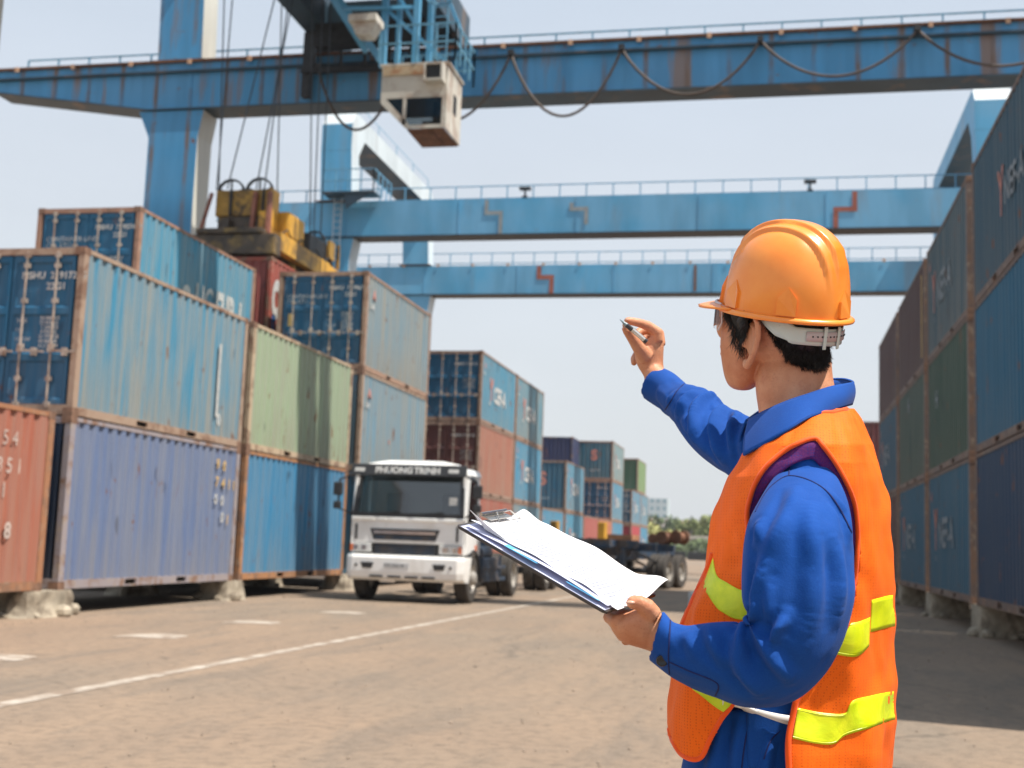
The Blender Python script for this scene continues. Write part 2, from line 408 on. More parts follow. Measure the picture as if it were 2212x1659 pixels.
def frame_mesh():
    b = MB()
    for x in (0, -WD):
        s = -1 if x == 0 else 1
        for y0, y1 in ((.003, .145), (L - .145, L - .003)): b.box((x, y0, .12), (x + s * .10, y1, 2.47))
        b.box((x + s * .004, .145, 2.51), (x + s * .064, L - .145, 2.575))
        # bottom rail with two open fork pockets
        z0, z1 = .012, .142
        segs = [(.145, 1.95), (2.32, 3.74), (4.11, L - .145)]
        for a, c in segs: b.box((x + s * .006, a, z0), (x + s * .05, c, z1))
        for a, c in ((1.95, 2.32), (3.74, 4.11)): b.box((x + s * .006, a, z0), (x + s * .05, c, z0 + .022)); b.box((x + s * .006, a, z1 - .022), (x + s * .05, c, z1))
    for y in (.006, L - .07):
        b.box((-WD + .1, y, 2.47), (-.1, y + .064, 2.575)); b.box((-WD + .1, y, .012), (-.1, y + .064, .16))
    return b.mesh('frame', M_FRAME)
def cast_mesh(): 
    b = MB().box((-.081, -.089, -.059), (.081, .089, .059))
    return b.mesh('corner_casting', M_CAST)
def under_mesh():
    b = MB().box((-WD + .12, .12, .06), (-.12, L - .12, .13))
    for i in range(14): b.box((-WD + .1, .4 + i * .4, .0), (-.1, .45 + i * .4, .06))
    return b.mesh('floor', M_UNDER)
def door_mesh(x0):
    """one door leaf with stepped panels, at the y=0 end"""
    x1 = x0 + 1.055; b = MB(); y = .03
    prof = [(.17, 0), (.24, 0), (.27, .028), (.80, .028), (.83, 0), (.93, 0), (.96, .028), (1.52, .028), (1.55, 0), (1.65, 0), (1.68, .028), (2.33, .028), (2.36, 0), (2.46, 0)]
    vs = []; xs = [(x0, 0), (x0 + .05, 0), (x0 + .08, 1), (x1 - .08, 1), (x1 - .05, 0), (x1, 0)]
    for z, d in prof:
        for x, k in xs: vs.append((x, y + d * k, z))
    n = len(xs); fs = []
    for i in range(len(prof) - 1):
        for j in range(n - 1): fs.append((i * n + j, i * n + j + 1, (i + 1) * n + j + 1, (i + 1) * n + j))
    b.add(vs, fs); b.box((x0, y + .029, .17), (x1, y + .06, 2.46)); return b.mesh('door', M_PAINT)
def rod_mesh(x):
    b = MB().cyl((x, -.008, .10), (x, -.008, 2.52), .0175, 8)
    for z in (.16, .55, 1.05, 1.75, 2.30, 2.46): b.box((x - .045, -.02, z - .035), (x + .045, .03, z + .035))
    return b.mesh('locking_rod', M_ROD)
def handle_mesh(x):
    b = MB().bar((x - .02, -.035, .98), (x + .42, -.03, .96), .02, .035).box((x + .2, -.04, .90), (x + .27, .03, 1.02)).box((x - .04, -.045, .95), (x + .04, .0, 1.01))
    return b.mesh('handle', M_ROD)
ME = dict(sp=corr_side(1), sn=corr_side(-1), e0=corr_end(0, 1), e1=corr_end(L, -1), rf=roof(), fr=frame_mesh(), ca=cast_mesh(), un=under_mesh(),
          d0=door_mesh(-WD + .15), d1=door_mesh(-1.21))
DX = [-WD + .15, -1.21]
RODX = [[-WD + .15 + .28, -WD + .15 + .80], [-1.21 + .25, -1.21 + .77]]
RODS = [[rod_mesh(x) for x in r] for r in RODX]; HNDS = [[handle_mesh(x) for x in r] for r in RODX]

def container(x, y, tier, z0, color, label, dust=.5, doors=False, dcol=None, flip=False, group=None, fcol=None, simple=False, z=None):
    """x: plane of the face on the yard road, y: near end; tier from 0"""
    zz = z0 + tier * H if z is None else z
    t = thing('shipping_container', label, 'shipping container', (x, y if not flip else y + L, zz), math.pi if flip else 0, group)
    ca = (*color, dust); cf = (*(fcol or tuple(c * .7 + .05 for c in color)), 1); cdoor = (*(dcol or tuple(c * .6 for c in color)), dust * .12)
    inst('side_panel', ME['sp'], t, ca); inst('side_panel', ME['sn'], t, ca); inst('roof_panel', ME['rf'], t, ca); inst('frame', ME['fr'], t, cf); inst('floor', ME['un'], t)
    inst('end_panel', ME['e1'], t, ca)
    if doors:
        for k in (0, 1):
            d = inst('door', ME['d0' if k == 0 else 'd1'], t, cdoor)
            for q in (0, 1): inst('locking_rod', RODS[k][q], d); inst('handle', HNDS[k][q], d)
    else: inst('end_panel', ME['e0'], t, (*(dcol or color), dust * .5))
    for cx in (-.0795, -WD + .0795):
        for cy in (.0875, L - .0875):
            for cz in (.0575, H - .0595):
                o = inst('corner_casting', ME['ca'], t); o.location = (cx, cy, cz)
    return t
def let(t, s, size, y, z, mat=None, bold=0.0, sx=1.0):    # on the +X face of the container
    return letters(s, size, FACE_X, (.003, y, z), mat or M_LET, t, bold, sx=sx)
def letd(t, s, size, x, z, mat=None, bold=0.0):           # on the door end
    return letters(s, size, FACE_Y, (x, .024, z), mat or M_LET, t, bold)
def door_text(t, num, big=True):
    letd(t, num[0], .15, -1.05, 2.10, bold=.004); letd(t, num[1], .15, -.62, 1.93, bold=.004)
    letd(t, 'TARE\n\nNET\n\nCU.CAP', .075, -1.08, 1.42)
    letd(t, '24 000 KG\n52 910 LB\n 2 230 KG\n 4 920 LB\n21 770 KG\n48 000 LB\n33.2 CU.M', .075, -.68, 1.46, bold=.002)
def line_logo(t, y0=1.0, s=1.0, dim=1.0):
    """pink figure and pale block capitals of the shipping line across the side"""
    let(t, 'Y', 1.25 * s, y0, .95, M_LETR, .03, .75); let(t, 'CEF-A', .88 * s, y0 + .75 * s, .95, None, .035, .92)
    let(t, 'LINE', .16 * s, y0 - .1, .78, None, .004); let(t, '\u25B2' if False else 'A', .3, .45, 2.02, M_LETR, .01); let(t, 'SEAL', .13, .32, 1.78, None, .004)

XL, ZL = -10.3, .37
BLUE = (.03, .20, .34); DBLUE = (.003, .10, .21); GREENP = (.33, .46, .27); REDC = (.43, .14, .085); MAR = (.14, .035, .035)
t = container(XL, 10.15, 0, ZL, (.45, .13, .075), 'faded brick red container cut by the left edge of the photo, on the ground tier', .3, group='containers of the left stacks', fcol=(.35, .16, .08))
let(t, 'SEGU 1 5 4', .30, 3.85, 2.02, M_LETM, sx=.95); let(t, '8 38 5 1', .30, 4.35, 1.64, M_LETM, .003); let(t, '22 11', .30, 4.35, 1.30, M_LETM); let(t, '8', .30, 5.05, .75, M_LETM, .012)
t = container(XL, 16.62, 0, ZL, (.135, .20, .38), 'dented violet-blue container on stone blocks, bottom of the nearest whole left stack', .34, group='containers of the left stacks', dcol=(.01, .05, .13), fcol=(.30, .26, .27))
for s_, y_, z_, m_ in (('9', 5.02, 2.12, M_LETY), ('0', 5.30, 2.10, M_LETY), ('7', 5.02, 1.78, M_LETY), ('4', 5.30, 1.77, M_LETY), ('1', 5.56, 1.76, M_LETY), ('1', 5.76, 1.75, M_LETY), ('0', 5.02, 1.46, M_LET), ('0', 5.30, 1.44, M_LET), ('0', 5.34, 1.12, M_LET), ('1', 5.58, 1.08, M_LETY)):
    let(t, s_, .27, y_, z_, m_, .006)
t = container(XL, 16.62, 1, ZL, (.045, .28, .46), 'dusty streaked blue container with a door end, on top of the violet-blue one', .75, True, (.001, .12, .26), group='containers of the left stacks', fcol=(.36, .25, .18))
door_text(t, ('NSHU  219172  5', '22G1')); let(t, '|', 1.5, 4.75, .85, None, .01, .6); let(t, '0', .3, 4.9, .35, None, .01)
t = container(XL, 22.95, 0, ZL, (.025, .24, .47), 'bright blue container on the ground just left of the white truck', .28, group='containers of the left stacks', fcol=(.38, .18, .08))
t = container(XL, 22.95, 1, ZL, (.36, .47, .30), 'pale green container crossed by a narrow band of shadow', .55, group='containers of the left stacks', fcol=(.48, .36, .24))
t = container(XL, 29.76, 0, ZL, (.07, .27, .44), 'grey-blue container behind the truck cab, bottom of its stack', .8, group='containers of the left stacks')
t = container(XL, 29.76, 1, ZL, (.20, .34, .44), 'pale blue dusty container above the truck cab, middle of its stack', .6, group='containers of the left stacks', fcol=(.40, .28, .2))
let(t, 'A', .34, .5, 1.95, M_LETR, .015); let(t, 'LINE', .16, .35, 1.68, None, .006); let(t, 'a', .22, 2.4, .9, M_LETR, .01)
t = container(XL, 29.76, 2, ZL, (.20, .32, .40), 'grey weathered container with blue doors, top of the stack behind the truck', .8, True, (.002, .11, .235), group='containers of the left stacks', fcol=(.36, .22, .15))
door_text(t, ('NSHU  717967  0', '22G1')); let(t, 'A', .34, .5, 1.95, M_LETR, .015); let(t, 'LINE', .16, .35, 1.68, None, .006); letd(t, 'CONTAINER LINE\nCO., LTD.', .14, -2.2, 1.88); letd(t, 'I', .3, -2.1, 1.2, M_LETY, .06)
# second row
X2 = -13.26
t = container(X2, 23.39, 2, ZL, (.04, .29, .47), 'blue container with big white capitals and a door end, highest one at the left', .45, True, (.001, .125, .26), group='containers of the left stacks', fcol=(.34, .18, .12))
door_text(t, ('NSHU  719574  9', '22G1')); letd(t, 'CONTAINER LINE\nCO., LTD.', .15, -2.2, 1.85)
let(t, 'LIC', 1.05, 2.75, .80, None, .012, .62); let(t, 'EHR', 1.15, 3.85, .72, None, .05, .5); let(t, 'o', .6, 2.15, 1.05, None, .05); let(t, '|', 1.7, 5.1, .35, None, .02, .6)
for k in (0, 1): container(X2, 23.39, k, ZL, BLUE, ('blue container at the foot of the second row, hidden behind the violet-blue one', 'blue container of the second row, carrying the one with big white capitals')[k], .5, group='containers of the left stacks')
for k in (0, 1): container(X2, 30.4, k, ZL, REDC if k else BLUE, ('blue container on the ground below the spreader, behind the front row', 'red container below the spreader, behind the front row')[k], .5, group='containers of the left stacks')
t = container(X2, 30.4, 0, ZL, (.36, .075, .05), 'brick red container gripped by the yellow spreader', .1, group='containers of the left stacks', dcol=(.32, .06, .05), fcol=(.34, .075, .05), z=6.13)
let(t, 'C', 1.3, .18, 1.05, None, .09, .5); let(t, 'S', 1.2, .22, .2, M_LETB, .05, .5)
# stacks D, E
for (y, k, c, dc, lab, du, dr) in (
    (42.75, 2, (.06, .30, .47), (.002, .11, .235), 'blue lettered container with blue doors, above a maroon-doored one', .35, True),
    (42.75, 1, (.46, .17, .11), (.13, .035, .03), 'salmon red container with maroon doors, right behind the truck cab', .35, True),
    (42.75, 0, (.44, .12, .08), (.13, .03, .03), 'red container at the foot of the stack behind the truck cab', .3, True),
    (49.0, 2, (.09, .30, .43), DBLUE, 'dusty blue lettered container, top of the second stack past the truck', .7, False),
    (49.0, 1, (.05, .30, .50), DBLUE, 'bright blue lettered container, middle of the second stack past the truck', .3, False),
    (49.0, 0, (.09, .28, .42), DBLUE, 'dull blue container at the foot of the second stack past the truck', .7, False),
    (55.4, 0, (.04, .30, .52), DBLUE, 'bright blue lettered container on the ground, left of the one under the lone blue box', .3, False),
    (61.96, 0, (.05, .31, .50), DBLUE, 'bright blue container on the ground under the lone lettered blue box', .3, False),
    (61.96, 1, (.06, .30, .48), (.006, .11, .20), 'lone blue lettered container with a ribbed end, second tier in the distance', .4, False),
    (68.3, 0, (.50, .13, .11), (.4, .1, .08), 'crimson container on the ground in the distant gap, left of the orange one', .2, False),
    (74.5, 0, (.60, .20, .11), (.4, .1, .08), 'orange container on the ground in the distant gap', .2, False),
    (80.6, 0, (.06, .30, .50), DBLUE, 'blue lettered container on the ground under the tall distant stack', .3, False),
    (80.24, 1, (.06, .30, .48), (.003, .10, .22), 'blue container with blue doors, middle of the tall distant stack', .4, True),
    (80.24, 2, (.20, .36, .42), (.004, .14, .23), 'blue container with a red mark, top of the tall distant stack', .6, False),
    (92.0, 0, (.52, .06, .08), (.28, .02, .04), 'crimson container on the ground under the farthest stack', .1, False),
    (92.0, 1, (.08, .30, .48), (.006, .10, .20), 'blue container with doors under the green one, farthest stack', .5, True),
    (98.2, 0, (.06, .30, .50), DBLUE, 'blue container on the ground at the very end of the left row', .3, False),
    (98.2, 1, (.10, .32, .48), DBLUE, 'blue container in the second tier at the very end of the left row', .5, False),
    (95.7, 2, (.22, .36, .16), (.03, .085, .04), 'green container topping the farthest stack', .2, False)):
    t = container(XL, y, k, ZL, c, lab, du, dr, dc, group='containers of the left stacks', fcol=(.30, .20, .15))
    if c[2] > c[0] * 1.5: line_logo(t, 1.35, .95)
    if dr: letd(t, 'NSHU 7141 3', .15, -1.05, 2.05, None, .004); letd(t, '24 000 KG\n52 910 LB\n 2 230 KG\n21 770 KG', .1, -.7, 1.5)
    if 'red mark' in lab or 'ribbed end' in lab: letters('S', .9, FACE_Y, (-1.45, .012, 1.35), M_LETR, t, .04); letters('NSHU 719', .14, FACE_Y, (-1.5, .012, .6), M_LET, t, .004)
for k, lab in ((0, 'navy container at the foot of the second row far back'), (1, 'navy container second up in the row far back'), (2, 'dark navy container with a plain end, far back behind the lone blue box')):
    container(-12.55, 77.6, k, ZL, (.02, .035, .12), lab, .1, group='containers of the left stacks', dcol=(.018, .03, .11))
# ---- right row, faces towards -X
XR, ZR = 3.42, .53
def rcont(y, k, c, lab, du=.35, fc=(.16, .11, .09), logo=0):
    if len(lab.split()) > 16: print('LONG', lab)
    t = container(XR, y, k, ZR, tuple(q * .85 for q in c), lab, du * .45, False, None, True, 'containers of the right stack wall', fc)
    if logo: 
        let(t, 'Y', 1.25, 1.0, .95, M_LETR, .02, .7); let(t, 'NEF-A', .85, 1.7, 1.0, M_LETD, .02, .95); let(t, 'A', .3, .5, 2.0, M_LETR, .01); let(t, 'LINE', .16, 1.1, .72, M_LETD)
    return t
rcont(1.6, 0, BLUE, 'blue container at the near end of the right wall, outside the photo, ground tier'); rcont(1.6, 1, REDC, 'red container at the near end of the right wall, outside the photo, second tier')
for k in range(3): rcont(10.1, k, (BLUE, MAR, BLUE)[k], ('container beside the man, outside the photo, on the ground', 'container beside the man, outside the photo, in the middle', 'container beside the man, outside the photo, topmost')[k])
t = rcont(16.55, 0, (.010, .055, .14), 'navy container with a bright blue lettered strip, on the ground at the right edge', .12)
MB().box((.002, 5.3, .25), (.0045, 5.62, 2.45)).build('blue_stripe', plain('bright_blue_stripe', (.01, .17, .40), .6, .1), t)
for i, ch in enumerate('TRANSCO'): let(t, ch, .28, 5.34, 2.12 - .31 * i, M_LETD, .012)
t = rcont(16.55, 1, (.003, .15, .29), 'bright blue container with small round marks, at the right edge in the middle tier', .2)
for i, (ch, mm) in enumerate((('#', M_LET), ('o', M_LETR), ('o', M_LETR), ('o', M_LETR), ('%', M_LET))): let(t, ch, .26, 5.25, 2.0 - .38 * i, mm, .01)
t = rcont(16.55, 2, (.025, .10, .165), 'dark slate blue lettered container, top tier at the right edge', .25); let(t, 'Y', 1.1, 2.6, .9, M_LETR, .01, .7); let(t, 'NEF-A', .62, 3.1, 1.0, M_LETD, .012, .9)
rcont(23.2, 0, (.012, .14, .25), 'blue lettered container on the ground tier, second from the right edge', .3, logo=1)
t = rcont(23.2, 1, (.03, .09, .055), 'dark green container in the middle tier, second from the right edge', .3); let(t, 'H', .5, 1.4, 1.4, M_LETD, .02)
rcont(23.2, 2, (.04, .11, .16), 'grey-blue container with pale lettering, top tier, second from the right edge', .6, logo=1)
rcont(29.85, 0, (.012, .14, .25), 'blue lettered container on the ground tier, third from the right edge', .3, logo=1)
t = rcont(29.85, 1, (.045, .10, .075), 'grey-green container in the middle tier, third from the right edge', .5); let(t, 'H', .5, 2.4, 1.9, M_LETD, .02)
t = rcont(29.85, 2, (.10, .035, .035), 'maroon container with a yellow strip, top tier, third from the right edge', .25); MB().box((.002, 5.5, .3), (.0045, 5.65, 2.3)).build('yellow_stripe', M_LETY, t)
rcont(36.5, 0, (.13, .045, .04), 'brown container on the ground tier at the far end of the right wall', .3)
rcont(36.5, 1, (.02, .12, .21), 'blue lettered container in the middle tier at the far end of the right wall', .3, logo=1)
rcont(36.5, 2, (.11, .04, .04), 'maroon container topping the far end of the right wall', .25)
for k in range(3): container(5.75, 67, k, ZR, (.20, .05, .05), ('faded red container far behind the man, ground tier', 'faded red container far behind the man, second tier', 'faded red container far behind the man, third tier')[k], .2, flip=False, group='containers of the right stack wall')

# ---------------------------------------------------------------- stone blocks
M_STONE = plain('rubble_concrete', (.34, .29, .22), .9, .35, 3.2, dirt=((.13, .10, .07), .8), bump=.8)
def rock(x, y, sx, sy, h, label, seed, grp, sq=False):
    rnd = random.Random(seed); b = MB(); nu, nv = (32 if sq else 22), 9; rr = []
    for j in range(nv + 1):
        t = j / nv; z = h * t; sc = (1.02 - .03 * t) if sq else 1.16 - .2 * t ** .6; ring = []
        for i in range(nu):
            a = 2 * math.pi * i / nu; c, s = math.cos(a), math.sin(a); k = (abs(c) ** 12 + abs(s) ** 12) ** (-1 / 12) if sq else (abs(c) ** 5 + abs(s) ** 5) ** (-.2)
            n = 1 + (.05 if sq else .17) * noise.noise(Vector((c * 2.3 + seed, s * 2.3, z * 4)))
            ring.append(Vector((c * k * sx * sc * n, s * k * sy * sc * n, z - (.004 if j == 0 else 0))))
        rr.append(ring)
    b.rings(rr)
    t = thing('concrete_block', label, 'block', (x, y, 0), 0, grp)
    b.build('block', M_STONE, t)
    rb = MB()
    for q in range(9):
        a = rnd.uniform(0, 6.28); r = rnd.uniform(.06, .15)
        c = Vector((math.cos(a) * sx * 1.25, math.sin(a) * sy * 1.2, r * .5))
        rb.ell(c, Vector((r, 0, 0)), Vector((0, r * 1.1, 0)), Vector((rnd.uniform(-.03, .03), 0, r * .8)), 7, 5)
    rb.build('rubble', M_STONE, t)['kind'] = 'stuff'
GB = 'rough blocks under the containers'
for i, (x, y, lab) in enumerate(((-10.55, 16.42, 'crumbling stone block under the gap left of the violet-blue container'), (-10.55, 22.8, 'crumbling stone block between the violet-blue and bright blue containers'), (-10.5, 29.4, 'stone block partly behind the truck, under the left row'),
        (-12.5, 16.42, 'stone block deep under the left row at its near end'), (-12.5, 22.8, 'stone block deep under the left row, second along'), (-12.5, 29.4, 'stone block deep under the left row, third along'))):
    rock(x, y, .34, .42 if i else .62, ZL, lab, i * 3 + 1, GB)
for y in (36.0, 42.6, 48.9, 55.2): rock(-10.6, y, .3, .4, ZL, 'far stone block under the left row', int(y), GB)
M_STONED = M_STONE
for i, (y, lab) in enumerate(((16.4, 'concrete block at the right edge under the navy container'), (22.9, 'pale concrete block under the right wall, between its two nearest stacks'), (29.6, 'pale concrete block under the right wall, further back'), (36.2, 'concrete block under the far part of the right wall'), (42.4, 'last concrete block under the right wall'))):
    rock(3.85, y, .42, .55, ZR, lab, 40 + i, GB, True)
b = MB().box((-.3, -.22, 0), (.3, .22, .34)); t = b.build('kerb_block', plain('white_painted_concrete', (.55, .57, .58), .8, .1, 4), None, bevel=.03); t.location = (-1.55, 28.5, 0)
tag(t, 'small white block on the ground just left of the man', 'block')

# ---------------------------------------------------------------- gantry cranes
def lit_shaded_faces(o, pale, nx=.5):  # pale copy on +X and upward faces: sunlight put into the colour
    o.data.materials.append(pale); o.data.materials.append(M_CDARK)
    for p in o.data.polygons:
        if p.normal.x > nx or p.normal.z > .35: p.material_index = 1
        elif p.normal.z < -.3 and 'beam' in o.name: p.material_index = 2  # beam undersides get the dark copy, shade put into the colour
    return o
def lit_faces_old(o, pale, nx=.5):
    """sunlight painted in"""
    o.data.materials.append(pale)
    for p in o.data.polygons:
        if p.normal.x > nx or p.normal.z > .35: p.material_index = 1
    return o
def railing(org, pts, h, parent, name='handrail', mid=True, sp=1.2, mat=None, r=.028):
    b = MB(org)
    for p, q in zip(pts, pts[1:]):
        p, q = Vector(p), Vector(q); n = max(1, round((q - p).length / sp))
        for i in range(n + 1):
            c = p.lerp(q, i / n); b.bar(c, c + Vector((0, 0, h)), r * 1.8, r * 1.8)
        for zz in ((h, h * .5) if mid else (h,)): b.bar(p + Vector((0, 0, zz)), q + Vector((0, 0, zz)), r * 1.6, r * 1.6)
    return b.build(name, mat or M_RAIL, parent)
def crane(label, Yf, Yr, zb, zt, mat, legmat, pale, xl=-20.3, xr=7.5, lw=1.7, lt=1.0, top=20.35, ends=(-26.2, 14.5), knee=None, mid=False, lip=True, rail_h=1.15, rz=None):
    org = Vector((xl, Yf, 0)); t = thing('gantry_crane', label, 'crane', org, 0, 'blue gantry cranes over the yard')
    for Y in (Yf, Yr):
        b = MB(org); x0, x1 = ends; kn = knee or xl
        prof = [(x0, zt), (x0, zb + .85), (kn, zb), (x1, zb), (x1, zt)]
        b.prism([(x, Y, z) for x, z in prof], (0, lt - .15, 0))
        g = b.build('girder', mat, t, fix=True)
        b = MB(org); b.prism([(x0, Y - .10, zb + .81), (kn, Y - .10, zb - .04), (x1, Y - .10, zb - .04), (x1, Y - .10, zb - .002), (kn, Y - .10, zb - .002), (x0, Y - .10, zb + .848)], (0, lt + .05, 0)); b.build('flange', M_GREASE if not lip else M_CDARK, t, fix=True)
        if lip:
            b = MB(org); b.box((x0, Y - .13, zt + .002), (x1, Y + lt - .1, zt + .07)).build('rail_plate', M_RUSTY, t)
            b = MB(org); b.box((x0, Y - .16, zt - .36), (x1, Y - .002, zt - .30)).build('cable_tray', M_CDARK, t)
            x = x0 + .8
            while x < x1:
                MB(org).box((x, Y - .19, zt - .10), (x + .13, Y - .131, zt + .06)).build('bracket', M_LIGHTRUST, t); x += 2.12
        n = 0; x = x0 + 1.0; b = MB(org)
        while x < x1:
            lo = zb if x > kn else zb + .85 * (kn - x) / (kn - x0)
            b.box((x, Y - .022, lo + .03), (x + .045, Y - .002, zt - (.37 if lip else .05))); x += 1.25 if lip else 5.2
        o = b.build('stiffener', mat, t); o['kind'] = 'stuff'
        MB(org).box((x0, Y + lt + .0, zt - .12), (x1, Y + lt + .75, zt - .06)).build('walkway', M_CDARK, t)
        railing(org, [(x0, Y + lt + .7, zt - .06), (x1, Y + lt + .7, zt - .06)], rail_h, t, mid=mid)
    for X in (xl, xr):
        for Y, s in ((Yf, 1), (Yr, -1)):
            b = MB(org)
            y0, y1 = Y - .02, Y + lt + .0
            b.prism([(X + .02, y0, .5), (X + lw - .02, y0, .5), (X + lw + .02, y0, zb - .95), (X + lw + .17, y0, zb - .06), (X - .42, y0, zb - .06), (X - .02, y0, zb - .95)], (0, y1 - y0, 0))
            lit_shaded_faces(b.build('leg', legmat, t, fix=True), pale)
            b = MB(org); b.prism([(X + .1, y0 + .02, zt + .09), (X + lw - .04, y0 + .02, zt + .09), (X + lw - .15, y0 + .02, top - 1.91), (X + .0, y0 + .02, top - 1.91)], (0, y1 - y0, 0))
            lit_shaded_faces(b.build('post', legmat, t, fix=True), pale)
            MB(org).box((X - .12, y0 - .1, zt + .075), (X + lw + .1, y1 + .1, zt + .088)).build('base_plate', M_RUSTY, t)
            if X == xl or True:
                b = MB(org)
                for q in (-1.6, 1.6): b.lathe([(.05, -.09), (.36, -.09), (.4, -.06), (.4, .06), (.36, .09), (.05, .09)], (X + lw / 2, Y + q * .5 + .4, .4), (1, 0, 0), 20)
                b.box((X + .3, Y - 1.0, .42), (X + lw - .3, Y + 1.9, .85)); b.build('bogie', M_CDARK, t)
        # top beam along Y joining the posts, chamfered ends
        b = MB(org); zb2, zt2 = top - 1.0, top
        ya, yb = Yf, Yr + lt; x0, x1 = X + .0, X + lw - .16
        prof = [(ya, zb2 - .9), (ya, zt2 - .65), (ya + .5, zt2), (yb - .5, zt2), (yb, zt2 - .65), (yb, zb2 - .9), (yb - lt, zb2 - .9), (yb - lt - .75, zb2 + .03), (ya + lt + .75, zb2 + .03), (ya + lt, zb2 - .9)]
        b.prism([(x0, y, z) for y, z in prof], (x1 - x0, 0, 0))
        lit_shaded_faces(b.build('top_beam', legmat, t, fix=True), pale)
        o = railing(org, [(x1 - .1, ya + 1, top), (x1 - .1, yb - 1, top)], .55, t, mid=False, sp=3.2, r=.016)
    return t, org
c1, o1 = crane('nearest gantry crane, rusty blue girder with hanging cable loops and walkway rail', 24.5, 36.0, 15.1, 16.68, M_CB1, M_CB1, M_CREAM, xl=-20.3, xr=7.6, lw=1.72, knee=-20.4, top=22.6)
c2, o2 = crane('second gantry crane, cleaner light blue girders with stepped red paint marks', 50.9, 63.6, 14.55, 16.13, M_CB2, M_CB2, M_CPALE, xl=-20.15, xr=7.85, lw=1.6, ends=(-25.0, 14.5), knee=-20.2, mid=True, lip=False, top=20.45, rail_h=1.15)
# rust-red step marks on the second crane's girders
MK = plain('red_lead_mark', (.33, .10, .065), .7, .2, 5); MKG = plain('grey_primer_mark', (.29, .31, .31), .7, .15, 5)
def mark(pts, mat, w=.17, Y=50.9):
    b = MB(o2)
    for i_, ((x0, z0), (x1, z1)) in enumerate(zip(pts, pts[1:])): b.box((min(x0, x1) - w / 2, Y - .029 - .003 * (i_ % 2), min(z0, z1) - w / 2), (max(x0, x1) + w / 2, Y - .024, max(z0, z1) + w / 2))
    b.build('painted_mark', mat, c2)
mark([(3.15, 16.0), (3.15, 15.35), (2.4, 15.35), (2.4, 14.65)], MK, .2); mark([(-12.35, 16.0), (-12.35, 15.5), (-11.7, 15.5), (-11.7, 14.65)], MKG); mark([(-8.6, 15.8), (-8.6, 15.6), (-7.95, 15.6), (-7.95, 15.0)], MKG)
mark([(-12.4, 15.95), (-12.4, 15.45), (-11.7, 15.45), (-11.7, 14.65)], MK, .24, 63.6); mark([(-4.1, 15.95), (-4.1, 14.7)], M_RUSTY, .14, 63.6)
for x in (-10.9, 1.4):
    b = MB(o2).box((x - .25, 51.9, 16.85), (x + .25, 52.2, 16.95)).bar((x, 52.05, 16.1), (x, 52.05, 16.9), .08, .08).bar((x - .12, 52.0, 16.5), (x + .12, 52.0, 16.5), .1, .1)
    b.build('floodlight', M_GREASE, c2)
b = MB(o2)
for i in range(16): b.box((-22 + i * 1.95, 63.55, 16.08), (-21.85 + i * 1.95, 63.57, 16.22))
b.build('insulator_row', M_LIGHTRUST, c2)['kind'] = 'stuff'
# balcony and ladder on the second crane's left leg
b = MB(o2); b.box((-19.6, 49.9, 16.28), (-17.2, 50.85, 16.36)); b.prism([(-18.6, 50.0, 16.27), (-17.4, 50.0, 16.27), (-18.5, 50.0, 15.6)], (0, .06, 0)); b.build('balcony', M_CDARK, c2, fix=True)
railing(o2, [(-19.6, 49.95, 16.36), (-17.25, 49.95, 16.36), (-17.25, 52.4, 16.36)], 1.0, c2, sp=.6)
b = MB(o2)
for x in (-19.3, -18.95): b.bar((x, 50.7, 12.5), (x, 50.7, 16.3), .035, .035)
for i in range(13): b.bar((-19.3, 50.7, 12.6 + i * .29), (-18.95, 50.7, 12.6 + i * .29), .025, .025)
b.build('ladder', M_CPALE, c2)

# ---- festoon cable in loops under the tray of the nearest girder
def catenary(p, q, sag, n=18):
    p, q = Vector(p), Vector(q); out = []
    for i in range(n + 1):
        t = i / n; c = p.lerp(q, t); c.z -= sag * (1 - (2 * t - 1) ** 2) ** .92; out.append(c)
    return out
pts = []; A = [(-14.33, 35.55, 16.1), (-11.6, 35.55, 15.9), (-8.05, 35.55, 16.25), (-4.62, 35.55, 16.25), (-.50, 35.55, 16.3), (3.95, 35.55, 16.4), (8.6, 35.55, 16.4)]
for (p, q, sg) in zip(A, A[1:], (2.0, 1.9, 2.05, 1.55, 1.25, 1.2)): pts += catenary(p, q, sg)
b = MB(A[0]); b.tube(pts, .045, 8); b2 = MB(A[0])
t = thing('festoon_cable', 'looping brown power cable hung along the nearest rusty girder', 'cable', A[0])
b.build('cable', M_CABLEB, t, smooth=True)
for p in A: MB(A[0]).box((p[0] - .09, 35.45, p[2] - .05), (p[0] + .09, 35.83, p[2] + .12)).build('cable_clamp', M_GREASE, t)

# ---- trolley with operator cab
TO = Vector((-12.4, 31, 17)); tr = thing('crane_trolley', 'dark trolley of trusses and machinery riding across the nearest crane', 'trolley', TO)
for x in (-14.5, -10.4):
    b = MB(TO); b.box((x - .35, 23.6, 17.35), (x + .35, 38.0, 18.6)); b.build('main_beam', M_CDARK, tr)
    for y in (24.9, 36.4):
        b = MB(TO).lathe([(.03, -.12), (.33, -.12), (.36, -.02), (.28, 0), (.28, .12), (.03, .12)], (x, y + .1, 17.06), (0, 1, 0), 18); b.build('wheel', M_GREASE, tr)
b = MB(TO)
for y in (25, 28.5, 32, 35.6): b.box((-14.1, y, 17.5), (-10.8, y + .5, 18.3))
b.box((-14.1, 28.9, 18.31), (-10.8, 35.4, 18.36)); b.build('cross_beam', M_CDARK, tr)
MB(TO).box((-13.9, 29.3, 18.37), (-11.2, 34.8, 20.4)).build('machinery_house', M_CDARK, tr)
MB(TO).box((-10.2, 31.4, 18.61), (-9.6, 33.0, 20.1)).build('electrical_box', M_CABW, tr)
b = MB(TO)
